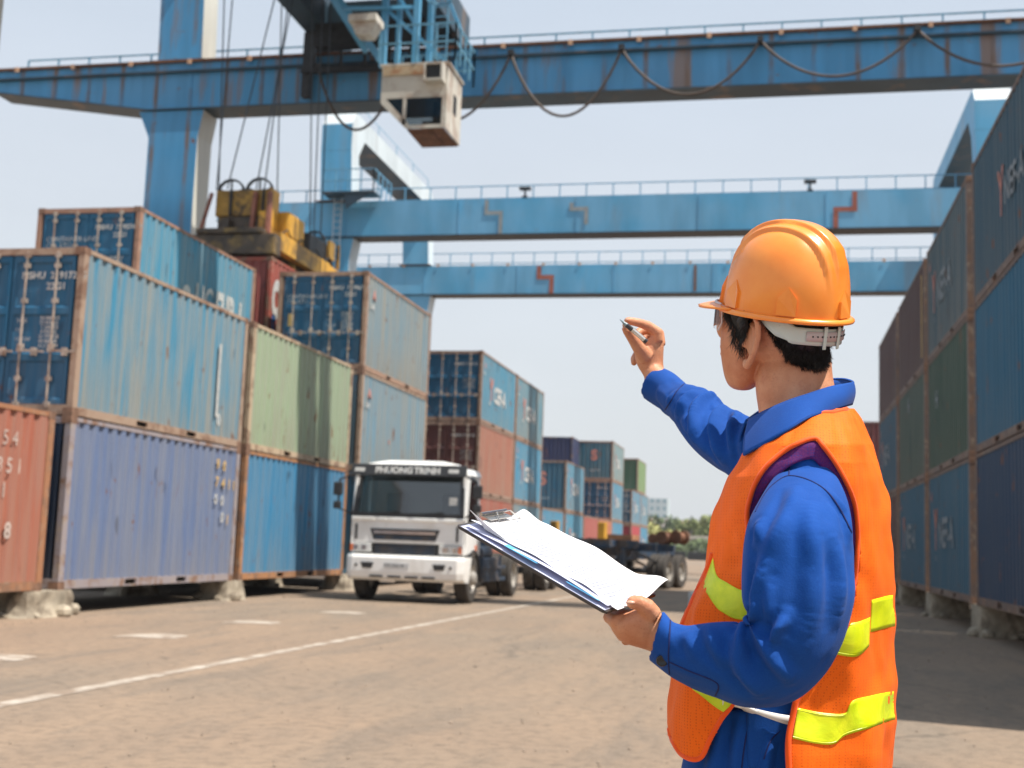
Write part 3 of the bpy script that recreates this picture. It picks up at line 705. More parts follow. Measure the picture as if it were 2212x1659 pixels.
for y in (36.6,): b.box((-14.9, y - 1.0, 15.2), (-14.62, y - .72, 17.34))
b.box((-14.9, 35.5, 15.95), (-10.2, 35.72, 16.12)); b.bar((-14.6, 35.6, 16.1), (-14.6, 35.6, 17.4), .22, .22); b.bar((-10.6, 35.6, 16.1), (-10.6, 35.6, 17.4), .22, .22)
for x in (-13.6, -12.8, -12.0, -11.3): b.bar((x, 35.6, 16.1), (x, 35.6, 17.4), .09, .09)
b.box((-14.3, 35.0, 16.6), (-10.7, 35.45, 17.34)); b.build('end_carriage', M_GREASE, tr)
b = MB(TO)
b.bar((-12.9, 32.4, 17.35), (-11.15, 32.4, 14.9), .2, .2); b.bar((-11.15, 32.4, 14.9), (-10.75, 32.4, 14.5), .2, .2)
b.bar((-13.0, 31.2, 17.4), (-11.2, 31.2, 14.7), .16, .16)
for x in (-10.9, -9.95): b.bar((x, 31.8, 14.45), (x, 31.8, 18.6), .17, .17); b.bar((x, 33.1, 14.45), (x, 33.1, 18.6), .14, .14)
b.bar((-10.9, 31.8, 17.2), (-9.95, 31.8, 15.6), .1, .1); b.bar((-12.6, 31.2, 16.95), (-10.9, 31.8, 17.9), .1, .1); b.bar((-12.9, 31.3, 17.2), (-9.95, 31.8, 19.6), .1, .1)
b.bar((-12.2, 31.4, 16.1), (-10.0, 31.8, 16.2), .09, .09); b.bar((-10.9, 31.8, 16.2), (-9.0, 31.8, 14.5), .1, .1); b.bar((-9.95, 33.1, 18.2), (-9.0, 33.1, 16.0), .1, .1)
b.build('hanger_truss', M_CB2, tr)
MB(TO).box((-11.55, 30.6, 15.35), (-10.75, 31.3, 15.55)).prism([(-11.5, 30.7, 15.345), (-10.75, 30.7, 15.345), (-10.95, 30.7, 15.0), (-11.35, 30.7, 15.0)], (0, .5, 0)).build('junction_tray', M_CABW, tr, fix=True)
b = MB(TO)
for z in (16.6, 17.2, 17.8):
    n = 14
    for i in range(n): 
        a0, a1 = 2 * math.pi * i / n, 2 * math.pi * (i + 1) / n
        b.bar((-9.45 + .36 * math.cos(a0), 32.2 + .36 * math.sin(a0), z), (-9.45 + .36 * math.cos(a1), 32.2 + .36 * math.sin(a1), z), .05, .05)
for a in (0, 1.6, 3.1, 4.7): b.bar((-9.45 + .36 * math.cos(a), 32.2 + .36 * math.sin(a), 16.6), (-9.45 + .36 * math.cos(a), 32.2 + .36 * math.sin(a), 18.3), .04, .03)
for x in (-9.65, -9.25): b.bar((x, 32.5, 14.5), (x, 32.5, 18.3), .04, .04)
for i in range(12): b.bar((-9.65, 32.5, 14.7 + .3 * i), (-9.25, 32.5, 14.7 + .3 * i), .03, .03)
b.build('caged_ladder', M_RAIL, tr)
railing(TO, [(-10.9, 31.45, 14.47), (-8.7, 31.45, 14.47), (-8.7, 33.6, 14.47), (-10.9, 33.6, 14.47)], 1.05, tr, sp=.55)
# cab (part) with its own pieces
cabm = MB(TO); YF, YB = 31.5, 33.1
prof = [(-10.8, 14.36), (-8.9, 14.36), (-8.9, 12.54), (-10.02, 12.54), (-10.8, 13.72)]
cabm.box((-10.8, YF, 13.42), (-8.9, YF + .04, 14.36)); cabm.box((-9.03, YF, 12.54), (-8.9, YF + .04, 13.42)); cabm.box((-10.15, YF + .0, 12.66), (-10.05, YF + .04, 13.42))
cabm.prism([(-10.8, YF, 13.42), (-10.65, YF, 13.42), (-9.95, YF, 12.66), (-9.95, YF, 12.54), (-10.04, YF, 12.54), (-10.8, YF, 13.30)], (0, .04, 0)); cabm.box((-9.95, YF, 12.54), (-9.03, YF + .04, 12.64))
cabm.box((-10.8, YB - .04, 13.42), (-8.9, YB, 14.36)); cabm.box((-9.1, YB - .04, 12.54), (-8.9, YB, 13.42)); cabm.box((-9.7, YB - .04, 12.54), (-9.6, YB, 13.42)); cabm.box((-10.0, YB - .04, 12.54), (-9.1, YB, 12.72))
cabm.box((-8.94, YF + .041, 12.54), (-8.9, YB - .041, 14.36)); cabm.box((-10.8, YF + .041, 13.75), (-10.76, YB - .041, 14.36))
cabm.box((-10.85, YF - .04, 14.361), (-8.85, YB + .04, 14.42))
cab = cabm.build('cab', M_CABW, tr, fix=True)
MB(TO).box((-10.0, YF + .05, 12.5), (-8.95, YB - .05, 12.538)).box((-9.9, YF + .2, 12.46), (-9.3, YB - .3, 12.498)).build('cab_floor', M_RUSTY, cab)
M_GLASS = NM('tinted_glass')
g = M_GLASS; tn = g.n('ShaderNodeBsdfTransparent'); tn.inputs[0].default_value = (.42, .46, .47, 1); gl = g.n('ShaderNodeBsdfGlossy'); gl.inputs['Roughness'].default_value = .06
fr = g.n('ShaderNodeFresnel'); fr.inputs[0].default_value = 1.5; ms = g.n('ShaderNodeMixShader'); g.l(g.math('MAXIMUM', fr.outputs[0], .13), ms.inputs[0]); g.l(tn.outputs[0], ms.inputs[1]); g.l(gl.outputs[0], ms.inputs[2]); g.l(ms.outputs[0], g.out.inputs[0])
M_GLASS = g.m
MB(TO).box((-10.04, YF + .01, 12.65), (-9.04, YF + .03, 13.41)).build('window', M_GLASS, cab)
MB(TO).prism([(-10.64, YF + .01, 13.41), (-10.16, YF + .01, 13.41), (-10.16, YF + .01, 12.86)], (0, .02, 0)).build('window', M_GLASS, cab, fix=True)
MB(TO).prism([(-10.79, YF + .05, 13.72), (-10.03, YF + .05, 12.56), (-10.01, YF + .05, 12.56), (-10.77, YF + .05, 13.72)], (0, YB - YF - .1, 0)).build('windscreen', M_GLASS, cab, fix=True)
MB(TO).box((-8.905, 32.2, 13.2), (-8.893, 32.55, 13.75)).build('side_window', M_GREASE, cab)
MB(TO).box((-9.75, 32.1, 12.56), (-9.3, 32.5, 12.95)).box((-9.45, 32.1, 12.95), (-9.3, 32.5, 13.5)).build('seat', M_CDARK, cab)
b = MB(TO).box((-9.5, YF - .34, 13.78), (-8.95, YF - .002, 13.84)).box((-9.5, YF - .34, 14.24), (-8.95, YF - .002, 14.30)).box((-9.5, YF - .34, 13.84), (-9.44, YF - .002, 14.24)).box((-9.01, YF - .34, 13.84), (-8.95, YF - .002, 14.24))
b.build('air_conditioner', M_CABW, cab); MB(TO).box((-9.44, YF - .26, 13.84), (-9.01, YF - .03, 14.24)).build('air_conditioner_grille', M_GREASE, cab)
MB(TO).box((-10.75, YF - .05, 14.08), (-9.55, YF - .002, 14.34)).build('rusty_band', plain('rust_stained_cream', (.50, .38, .24), .7, .2, 2.5, dirt=((.35, .13, .04), .9)), cab)
# hoist ropes down to the spreader
MB(TO).box((-17.2, 32.0, 20.6), (-13.0, 35.0, 21.0)).build('sheave_beam', M_CDARK, tr)
for (x0, y0), (x1, y1) in (((-16.6, 33.0), (-16.2, 33.0)), ((-16.25, 33.2), (-15.5, 31.4)), ((-14.2, 33.0), (-15.12, 31.3)), ((-14.9, 33.4), (-15.0, 34.6)), ((-14.25, 33.2), (-14.05, 31.4)), ((-13.9, 33.2), (-14.3, 31.4)), ((-13.9, 34.4), (-13.75, 34.5)), ((-13.6, 34.4), (-13.6, 34.7)), ((-14.1, 33.8), (-13.9, 34.6))):
    MB(TO).tube([(x0, y0, 20.6), (x1, y1, 10.9 if y1 < 33.5 else 10.4)], .02, 6).build('hoist_rope', M_ROPE, tr)

# ---- spreader
SO = Vector((-14.48, 33.4, 8.75)); sp_ = thing('container_spreader', 'oily yellow spreader frame hanging above the brick red container', 'spreader', SO)
X0, X1, Z0 = -15.7, -13.26, 8.73
MB(SO).box((X0 - .05, 30.36, Z0 + .05), (X1 + .05, 30.85, Z0 + .62)).box((X0 + .2, 30.30, Z0 + .62), (X1 - .3, 30.9, Z0 + .78)).build('end_beam', M_OIL, sp_, bevel=.04)
MB(SO).box((X0 - .05, 35.95, Z0 + .05), (X1 + .05, 36.45, Z0 + .62)).build('end_beam', M_OIL, sp_, bevel=.04)
for x, mm in ((X1 - .22, M_YEL), (X0, M_YEL)):
    MB(SO).prism([(x, 30.86, Z0 + .24), (x, 34.6, Z0 + .24), (x, 34.7, Z0 + .30), (x, 35.94, Z0 + .36), (x, 35.94, Z0 + .66), (x, 34.7, Z0 + .72), (x, 34.6, Z0 + .76), (x, 30.86, Z0 + .76)], (.26, 0, 0)).build('side_beam', mm, sp_, fix=True, bevel=.02)
MB(SO).box((X0 + .5, 30.9, Z0 + .1), (X1 - .5, 35.9, Z0 + .6)).build('centre_beam', M_OIL, sp_)
MB(SO).box((X0 + .42, 30.95, Z0 + 1.28), (X1 - .44, 31.5, Z0 + 2.02)).build('headblock', M_YELD, sp_, bevel=.03)
MB(SO).box((X0 + .5, 31.0, Z0 + .8), (X1 - .55, 31.45, Z0 + 1.27)).box((X0 + .7, 30.75, Z0 + .8), (X0 + .95, 30.99, Z0 + 1.15)).build('headblock_pin', M_OIL, sp_)
MB(SO).box((X0 + .85, 30.9, Z0 + 1.28), (X0 + .93, 30.948, Z0 + 2.0)).build('rubber_strip', M_GREASE, sp_); MB(SO).box((X1 - .62, 30.9, Z0 + 1.2), (X1 - .56, 30.948, Z0 + 2.03)).build('rubber_strip', M_GREASE, sp_)
MB(SO).box((X1 - .43, 30.9, Z0 + .8), (X1 - .36, 31.5, Z0 + 2.06)).build('side_plate', M_YEL, sp_)
M_BRN = plain('red_brown_primer', (.27, .10, .065), .7, .3, 5, dirt=((.06, .04, .03), .6))
for x, lean in ((X0 + .12, .22), (X1 - .78, .0), (X1 - .30, -.06)):
    MB(SO).bar((x, 30.7, Z0 + .7), (x + lean, 30.85, Z0 + 1.9), .16, .1).build('strut', M_BRN, sp_)
MB(SO).box((X1 - .62, 30.72, Z0 + .8), (X1 - .40, 30.86, Z0 + 1.35)).build('twistlock_housing', M_YEL, sp_, bevel=.03)
MB(SO).box((X1 - .75, 31.55, Z0 + .80), (X1 - .05, 32.75, Z0 + 1.55)).build('hydraulic_tank', M_YEL, sp_, bevel=.08)
MB(SO).box((X1 - .9, 33.3, Z0 + .77), (X1 - .12, 35.3, Z0 + 1.40)).build('drive_unit', M_GREASE, sp_, bevel=.05)
MB(SO).box((X1 - .11, 34.7, Z0 + .95), (X1 - .02, 35.15, Z0 + 1.5)).box((X1 - .1, 35.5, Z0 + .8), (X1 - .02, 35.62, Z0 + 1.55)).build('guard_plate', M_YELD, sp_)
def sheave(c, r, parent):
    b = MB(SO); n = 20; ring = []
    b.lathe([(r - .05, -.05), (r, -.05), (r, .05), (r - .05, .05)], c, (0, 1, 0), n, close=True)
    for k in range(5):
        a = k * math.pi * 2 / 5 + .3; b.bar(c, (c[0] + (r - .04) * math.cos(a), c[1], c[2] + (r - .04) * math.sin(a)), .05, .04)
    b.build('sheave', M_GREASE, parent)
for c in ((-14.95, 31.2, 10.72), (-14.1, 31.2, 10.74)): sheave(c, .42, sp_)
sheave((-13.75, 34.6, 10.15), .36, sp_); sheave((-14.9, 34.6, 10.15), .36, sp_)
rnd = random.Random(3); b = MB(SO)
for i in range(16):
    y = rnd.uniform(31, 35.8); x = rnd.uniform(X0 + .3, X1 - .3); b.tube([(x, y, Z0 + .7), (x + rnd.uniform(-.2, .2), y + .2, Z0 + 1.1), (x + rnd.uniform(-.3, .3), y + .5, Z0 + .75)], .025, 6)
for k in range(4): MB(SO).tube([(X1 - .02, 31 + k * 1.1, Z0 + .76), (X1 + .02, 31.3 + k * 1.1, Z0 + .95), (X1 - .05, 31.8 + k * 1.1, Z0 + .78)], .022, 6).build('hose', M_GREASE, sp_)

# ---------------------------------------------------------------- truck
M_WHITE = plain('white_truck_paint', (.90, .89, .86), .32, .05, 1.5, dirt=((.50, .43, .34), .35), coat=.3)
M_PLAS = plain('black_plastic', (.028, .028, .03), .5, .2, 8)
M_TYRE = plain('dusty_tyre_rubber', (.055, .047, .04), .85, .35, 6)
M_RIM = plain('dusty_grey_rim', (.40, .37, .33), .5, .2, 6, metal=.3)
M_CHASS = plain('dark_blue_chassis_paint', (.03, .055, .095), .6, .4, 3, dirt=((.14, .10, .07), .7))
M_CHROME = plain('dull_chrome', (.55, .52, .48), .25, .15, 6, metal=.9)
M_LAMP = plain('clear_lamp_glass', (.60, .60, .58), .15, .3, 14, coat=.8)
M_AMB = plain('amber_lens', (.75, .20, .08), .3, .1, 9)
TK = Vector((-7.43, 24.7, 0)); tk = thing('truck', 'white flat-nosed tractor truck with a black sun visor over its windscreen', 'truck', TK)
hx = 1.225
b = MB()
b.box((-hx, .06, 1.20), (hx, .16, 1.70))                                 # nose panel
b.box((-hx, .04, 1.655), (hx, .16, 1.745))
for s in (-1, 1):
    b.prism([(s * hx, .05, 1.0), (s * hx, 1.5, 1.0), (s * hx, 1.5, 1.62), (s * hx, .05, 1.62)][::s], (-s * .05, 0, 0))
    b.prism([(s * hx, .05, 1.62), (s * hx, .30, 1.62), (s * hx, .46, 2.66), (s * hx, .20, 2.66)][::s], (-s * .10, 0, 0))
    b.prism([(s * hx, 1.20, 1.62), (s * hx, 1.5, 1.62), (s * (hx - .06), 1.46, 2.66), (s * (hx - .02), 1.12, 2.66)][::s], (-s * .05, 0, 0))
    b.prism([(s * hx, .20, 2.66), (s * (hx - .0), 1.46, 2.66), (s * (hx - .06), 1.44, 2.80), (s * (hx - .06), .22, 2.80)][::s], (-s * .06, 0, 0))
b.box((-hx + .05, 1.45, 1.0), (hx - .05, 1.5, 2.75))
b.box((-hx + .05, .3, .98), (hx - .05, 1.48, 1.04))
rr = []
for y, z, ww in ((.17, 2.70, hx - .04), (.19, 2.84, hx - .06), (.27, 2.915, hx - .14), (.5, 2.955, hx - .26), (.95, 2.96, hx - .28), (1.3, 2.92, hx - .24), (1.45, 2.80, hx - .10), (1.47, 2.68, hx - .05)):
    rr.append([Vector((x * ww, y, z - (.0 if abs(x) < .8 else (.05 if abs(x) < .95 else .13)) * (1 if .2 < y < 1.4 else .3))) for x in (-1, -.9, -.6, 0, .6, .9, 1)])
vs = [p for r in rr for p in r]; b.add(vs, [(i * 7 + j, i * 7 + j + 1, (i + 1) * 7 + j + 1, (i + 1) * 7 + j) for i in range(7) for j in range(6)])
cabb = b.build('cab_body', M_WHITE, tk, fix=True, bevel=.02)
MB().prism([(-hx + .02, .075, 1.75), (hx - .02, .075, 1.75), (hx - .09, .235, 2.68), (-hx + .09, .235, 2.68)], (0, .012, .0)).build('windscreen', M_GLASS, tk, fix=True)
b = MB()
b.box((-hx + .02, .045, 1.748), (hx - .02, .07, 1.83)); b.prism([(-hx + .02, .06, 1.83), (-hx + .12, .06, 1.83), (-hx + .17, .21, 2.66), (-hx + .07, .21, 2.66)], (0, .01, 0)); b.prism([(hx - .12, .06, 1.83), (hx - .02, .06, 1.83), (hx - .07, .21, 2.66), (hx - .17, .21, 2.66)], (0, .01, 0))
b.build('windscreen_seal', M_PLAS, tk, fix=True)
vis = MB().prism([(-hx - .02, -.06, 2.60), (hx + .02, -.06, 2.60), (hx + .02, .0, 2.84), (-hx - .02, .0, 2.84)], (0, .05, 0)).build('sun_visor', M_PLAS, tk, fix=True, bevel=.015)
def onvis(s, size, x, z, bold=.006):
    tilt = Matrix.Rotation(-math.atan2(.06, .24), 4, 'X'); me = text_mesh(s, size, bold).copy(); me.materials.clear(); me.materials.append(M_LET)
    o = bpy.data.objects.new('lettering', me); col.objects.link(o); o.parent = vis; o.matrix_local = Matrix.Translation((x, -.068 + (z - 2.60) * .25, z)) @ tilt @ FACE_Y; return o
onvis('PHUONG', .19, -.72, 2.655, .008); onvis('TRINH', .19, .12, 2.655, .008); onvis('8888', .11, -1.17, 2.68); onvis('8888', .11, .86, 2.68)
b = MB()
for x0, x1 in ((-hx + .02, -.72), (-.62, -.45), (-.40, -.02), (.12, .62), (.78, hx - .02)): b.box((x0, .015, 1.665), (x1, .045, 1.735))
b.build('grab_ledge', M_WHITE, tk, bevel=.01)
gr = MB().prism([(-.80, .045, 1.50), (.70, .045, 1.50), (.62, .045, 1.27), (-.72, .045, 1.27)], (0, .012, 0)).build('upper_grille', M_PLAS, tk, fix=True)
MB().box((-.72, .02, 1.395), (.62, .043, 1.455)).build('grille_bar', M_CHROME, gr); MB().box((-.68, .025, 1.30), (.58, .043, 1.335)).build('grille_bar', M_CHASS, gr)
for x in (-1.13, 1.05): MB().box((x, .045, 1.27), (x + .05, .058, 1.58)).build('air_slot', M_PLAS, tk)
MB().box((-.72, .06, .985), (.66, .12, 1.195)).build('lower_grille', M_PLAS, tk)
for i in range(3): MB().box((-.66, .045, 1.01 + i * .065), (.60, .058, 1.03 + i * .065)).build('grille_slat', M_CHASS, tk)
for x0, x1 in ((-hx + .01, -.76), (.70, hx - .01)):
    h = MB().box((x0, .02, 1.005), (x1, .11, 1.19)).build('headlight', M_LAMP, tk, bevel=.02)
    for q in (.28, .68): MB().cyl((x0 + (x1 - x0) * q, .005, 1.1), (x0 + (x1 - x0) * q, .019, 1.1), .06, 14).build('reflector', M_CHROME, h)
    MB().box((x1 - .09 if x0 > 0 else x0 + .01, .008, 1.03), (x1 - .02 if x0 > 0 else x0 + .07, .018, 1.17)).build('indicator', M_AMB, h)
bp = MB(); hw = 1.285
prof = [(.02, .44), (-.06, .5), (-.09, .62), (-.09, .90), (-.05, .965), (.22, .965)]
for s in (-1, 1): pass
ringsb = []
for x, yo, k in ((-hw, .32, .96), (-hw + .03, .10, .99), (-hw + .16, .0, 1), (0, -.03, 1), (hw - .16, 0, 1), (hw - .03, .10, .99), (hw, .32, .96)):
    ringsb.append([Vector((x, y + yo, .70 + (z - .70) * k)) for y, z in prof] + [Vector((x, .22 + yo * .2 + .05, .44))])
bp.rings(ringsb); bumper = bp.build('bumper', M_WHITE, tk, fix=True)
for x in (-.92, .62): MB().prism([(x, -.125, .80), (x + .28, -.125, .80), (x + .24, -.125, .68), (x + .04, -.125, .68)], (0, .012, 0)).build('fog_lamp', M_PLAS, bumper, fix=True)
for x in (-.72, -.33, .04, .40): MB().box((x, -.115, .50), (x + .28, -.104, .54)).build('bumper_slot', M_PLAS, bumper)
for x in (-1.02, 1.0): MB().cyl((x, -.12, .74), (x, -.09, .74), .03, 12).build('marker_lamp', M_PLAS, bumper)
plate = MB().box((-.42, -.128, .70), (.12, -.121, .80)).build('number_plate', plain('white_plate', (.55, .55, .55), .5, .05), bumper)
letters('57C 026.18', .088, FACE_Y, (-.40, -.131, .718), plain('dark_plate_lettering', (.12, .12, .13), .6, .1), plate, .001)
for s in (-1, 1):
    MB().prism([(s * (hx + .001), .38, 1.70), (s * (hx + .001), 1.10, 1.70), (s * (hx - .02), 1.04, 2.55), (s * (hx - .02), .50, 2.55)][::s], (-s * .012, 0, 0)).build('side_window', M_GLASS, tk, fix=True)
    d = MB().box((s * (hx + .001), .34, 1.04), (s * (hx + .012), 1.16, 1.66)).build('door_skin', M_WHITE, tk); MB().box((s * (hx + .013), .95, 1.5), (s * (hx + .045), 1.1, 1.54)).build('handle', M_PLAS, d)
    mirr = MB().bar((s * (hx + .0), .14, 2.62), (s * (hx + .26), -.05, 2.50), .04, .04).bar((s * (hx + .26), -.05, 2.5), (s * (hx + .27), -.06, 1.95), .035, .035).bar((s * (hx + .27), -.06, 1.9), (s * (hx + .0), .1, 1.78), .03, .03)
    mi = mirr.build('mirror_arm', M_PLAS, tk)
    MB().box((s * (hx + .18), -.12, 2.16), (s * (hx + .38), -.03, 2.44)).build('mirror', M_PLAS, mi, bevel=.03); MB().box((s * (hx + .20), -.11, 1.88), (s * (hx + .37), -.03, 2.04)).build('mirror', M_PLAS, mi, bevel=.03)
    MB().box((s * (hx + .002), .95, 1.10), (s * (hx + .014), 1.15, 1.22)).build('orange_mark', M_AMB, tk)
    # wheel arch, step, tank
    b = MB(); n = 12
    for i in range(n):
        a0, a1 = math.pi * i / n, math.pi * (i + 1) / n
        b.prism([(s * (hx + .03), .86 + .68 * math.cos(a0), .52 + .60 * math.sin(a0)), (s * (hx + .03), .86 + .68 * math.cos(a1), .52 + .60 * math.sin(a1)), (s * (hx + .03), .86 + .62 * math.cos(a1), .52 + .54 * math.sin(a1)), (s * (hx + .03), .86 + .62 * math.cos(a0), .52 + .54 * math.sin(a0))], (-s * .5, 0, 0))
    b.build('wheel_arch', M_PLAS, tk, fix=True)
    MB().box((s * (hx - .03), 2.0, .45), (s * .75, 3.6, .95)).cyl((s * .98, 2.1, 1.05), (s * .98, 3.2, 1.05), .16, 14).build('fuel_tank', M_CHASS, tk, bevel=.03)
    MB().box((s * (hx - .0), 1.75, .42), (s * (hx - .05), 4.2, .50)).box((s * (hx - .0), 1.75, .70), (s * (hx - .05), 4.2, .77)).bar((s * (hx - .03), 1.8, .42), (s * (hx - .03), 1.8, 1.0), .05, .05).bar((s * (hx - .03), 3.7, .42), (s * (hx - .03), 3.7, 1.0), .05, .05).build('side_guard', M_CHASS, tk)
def wheel(x, y, s, parent, dual=False, r=.52, off=Vector((0, 0, 0))):
    """s: +1 outer face towards +x"""
    w = .29; b = MB(off)
    def tyre(xc): b.lathe([(.30, -w / 2), (r - .04, -w / 2), (r, -w / 2 + .04), (r - .006, -.06), (r - .02, -.055), (r, -.05), (r, .05), (r - .02, .055), (r - .006, .06), (r, w / 2 - .04), (r - .04, w / 2), (.30, w / 2)], (xc, y, r), (1, 0, 0), 36, close=True)
    tyre(x - s * w / 2)
    if dual: tyre(x - s * (w * 1.5 + .04))
    t = b.build('wheel', M_TYRE, parent, smooth=False, fix=True)
    b = MB(off); d = -.16 if dual else -.02
    b.lathe([(.30, -.24), (.31, 0), (.27, -.015), (.25, d - .03), (.16, d - .04), (.15, d + .05), (.09, d + .10), (.001, d + .11)] if s > 0 else [(.001, -d - .11), (.09, -d - .10), (.15, -d - .05), (.16, -d + .04), (.25, -d + .03), (.27, .015), (.31, 0), (.30, .24)], (x, y, r), (1, 0, 0), 24)
    for k in range(8):
        a = k * math.pi / 4; c = Vector((x + s * (d - .035), y + .2 * math.cos(a), r + .2 * math.sin(a))); b.cyl(c, c + Vector((s * .045, 0, 0)), .018, 6)
    b.build('rim', M_RIM, t, fix=True)
    return t
for s in (-1, 1):
    wheel(s * 1.24, .86, s, tk); wheel(s * 1.24, 5.15, s, tk, True)
b = MB().box((-.45, .5, .75), (-.33, 6.3, 1.0)).box((.33, .5, .75), (.45, 6.3, 1.0)).box((-1.1, .8, .45), (1.1, .92, .6)).box((-1.1, 5.08, .45), (1.1, 5.22, .6)).box((-.4, .4, .5), (.4, 1.6, .95)).box((-.9, 1.55, .55), (.9, 1.95, 1.9)).box((-.5, 4.6, 1.0), (.5, 5.6, 1.12)); b.build('chassis', M_CHASS, tk)
MB().box((-1.1, .25, 1.55), (1.1, .62, 1.72)).build('dashboard', M_PLAS, tk)
for x, c, s_ in ((.15, (.55, .42, .22), .10), (.38, (.03, .05, .35), .07), (.58, (.60, .08, .2), .06), (.76, (.05, .07, .4), .07), (.93, (.5, .48, .4), .06)):
    MB().ell((x, .40, 1.76), Vector((s_ * 1.3, 0, 0)), Vector((0, s_, 0)), Vector((0, 0, s_)), 12, 8).build('dashboard_toy', plain('toy_cloth', c, .8, .1), tk, smooth=True)
for x in (-.62, .62): MB().box((x - .26, 1.0, 1.2), (x + .26, 1.35, 1.5)).box((x - .25, 1.28, 1.5), (x + .25, 1.42, 2.3)).build('seat', M_PLAS, tk, bevel=.04)
MB().box((.86, .118, 2.02), (1.03, .122, 2.18)).build('sticker', M_LET, tk)
for x, q in ((-.9, .7), (.0, .75)): MB().bar((x, .045, 1.80), (x + q, .07, 1.86), .02, .02).build('wiper', M_PLAS, tk)

# ---------------------------------------------------------------- trailers
def twist(b, x, y, z): b.box((x - .12, y - .12, z), (x + .12, y + .12, z + .14))
t = thing('skeletal_trailer', 'dark blue skeletal trailer hitched straight behind the white truck', 'trailer', (-7.43, 29.0, 0))
b = MB()
for x in (-.5, .42): b.box((x, .2, 1.14), (x + .08, 7.7, 1.40))
for y in (.1, 2.0, 3.9, 5.6, 7.6): b.box((-1.2, y, 1.2), (1.2, y + .16, 1.38))
b.build('frame', M_CHASS, t)
for s in (-1, 1):
    for y in (5.3, 6.6): wheel(s * 1.27, y, s, t, True)
    for y in (.2, 7.66): MB().box((s * 1.2 - .12, y - .12, 1.381), (s * 1.2 + .12, y + .12, 1.52)).build('twistlock', M_YEL, t)
    MB().box((s * .8 - .06, 2.2, .25), (s * .8 + .06, 2.32, 1.19)).build('landing_leg', M_CHASS, t)
MB().box((-1.1, 5.2, .46), (1.1, 5.4, .62)).box((-1.1, 6.5, .46), (1.1, 6.7, .62)).build('axle', M_GREASE, t)
MB().box((-1.0, 7.86, .8), (1.0, 7.9, 1.0)).build('rear_bar', M_AMB, t)

t = thing('skeletal_trailer', 'parked dark blue skeletal trailer with yellow twistlock posts, right of the truck', 'trailer', (-5.75, 35.6, 0), R_(-14))
b = MB()
for x in (-.62, .52): b.prism([(x, .0, 1.30), (x, 2.2, 1.30), (x, 2.6, .92), (x, 7.6, .92), (x, 7.6, 1.42), (x, .0, 1.52)], (.10, 0, 0))
for y in (.05, 2.3, 4.0, 5.8): b.box((-1.2, y, 1.28 if y < 3 else 1.18), (1.2, y + .18, 1.50 if y < 3 else 1.42))
b.box((-.9, 2.6, 1.0), (.9, 2.75, 1.25)); b.bar((-1.1, 2.4, 1.3), (.0, 3.6, .85), .08, .08); b.bar((1.1, 2.4, 1.3), (.0, 3.6, .85), .08, .08)
b.build('frame', M_CHASS, t, fix=True)
for x in (-.55, .95): MB().box((x - .11, -.02, 1.5), (x + .11, .22, 1.98)).build('twistlock_post', M_YEL, t, bevel=.02)
for s in (-.8, .8): 
    lg = MB().box((s - .07, 2.1, .12), (s + .07, 2.26, 1.28)).build('landing_leg', M_CHASS, t); MB().box((s - .15, 2.02, 0), (s + .15, 2.34, .12)).build('foot', M_RUSTY, lg)
for s in (-1, 1):
    for y in (5.3, 6.6): wheel(s * 1.25, y, s, t, True, .55)
MB().box((-1.1, 5.2, .46), (1.1, 5.4, .62)).box((-1.1, 6.5, .46), (1.1, 6.7, .62)).bar((-.6, 4.4, .55), (-.6, 6.0, .95), .1, .1).bar((.6, 4.4, .55), (.6, 6.0, .95), .1, .1).build('axle', M_GREASE, t)
for i, (x, y, r_, l_) in enumerate(((.30, 6.2, .17, .7), (.68, 6.0, .22, .8), (1.08, 6.3, .24, .5), (.5, 6.9, .15, .5))): MB().lathe([(.02, 0), (r_, 0), (r_, .08), (r_ * .7, .09), (r_ * .7, l_ - .09), (r_, l_ - .08), (r_, l_), (.02, l_)], (x, y, 1.43 + r_), (0, 1, 0) if i % 2 else (.3, 1, 0), 16).build('rusty_roller', M_RUSTY, t, fix=True)
for i in range(5): MB().bar((-1.1 + i * .5, 3.0, 1.15), (-.9 + i * .45, 5.2, .7 + .1 * (i % 3)), .06, .06).build('brake_line', M_GREASE, t)
MB().box((-1.2, 5.9, 1.425), (-.3, 6.6, 1.70)).build('timber_dunnage', plain('orange_brown_timber', (.42, .20, .10), .8, .3, 6), t)

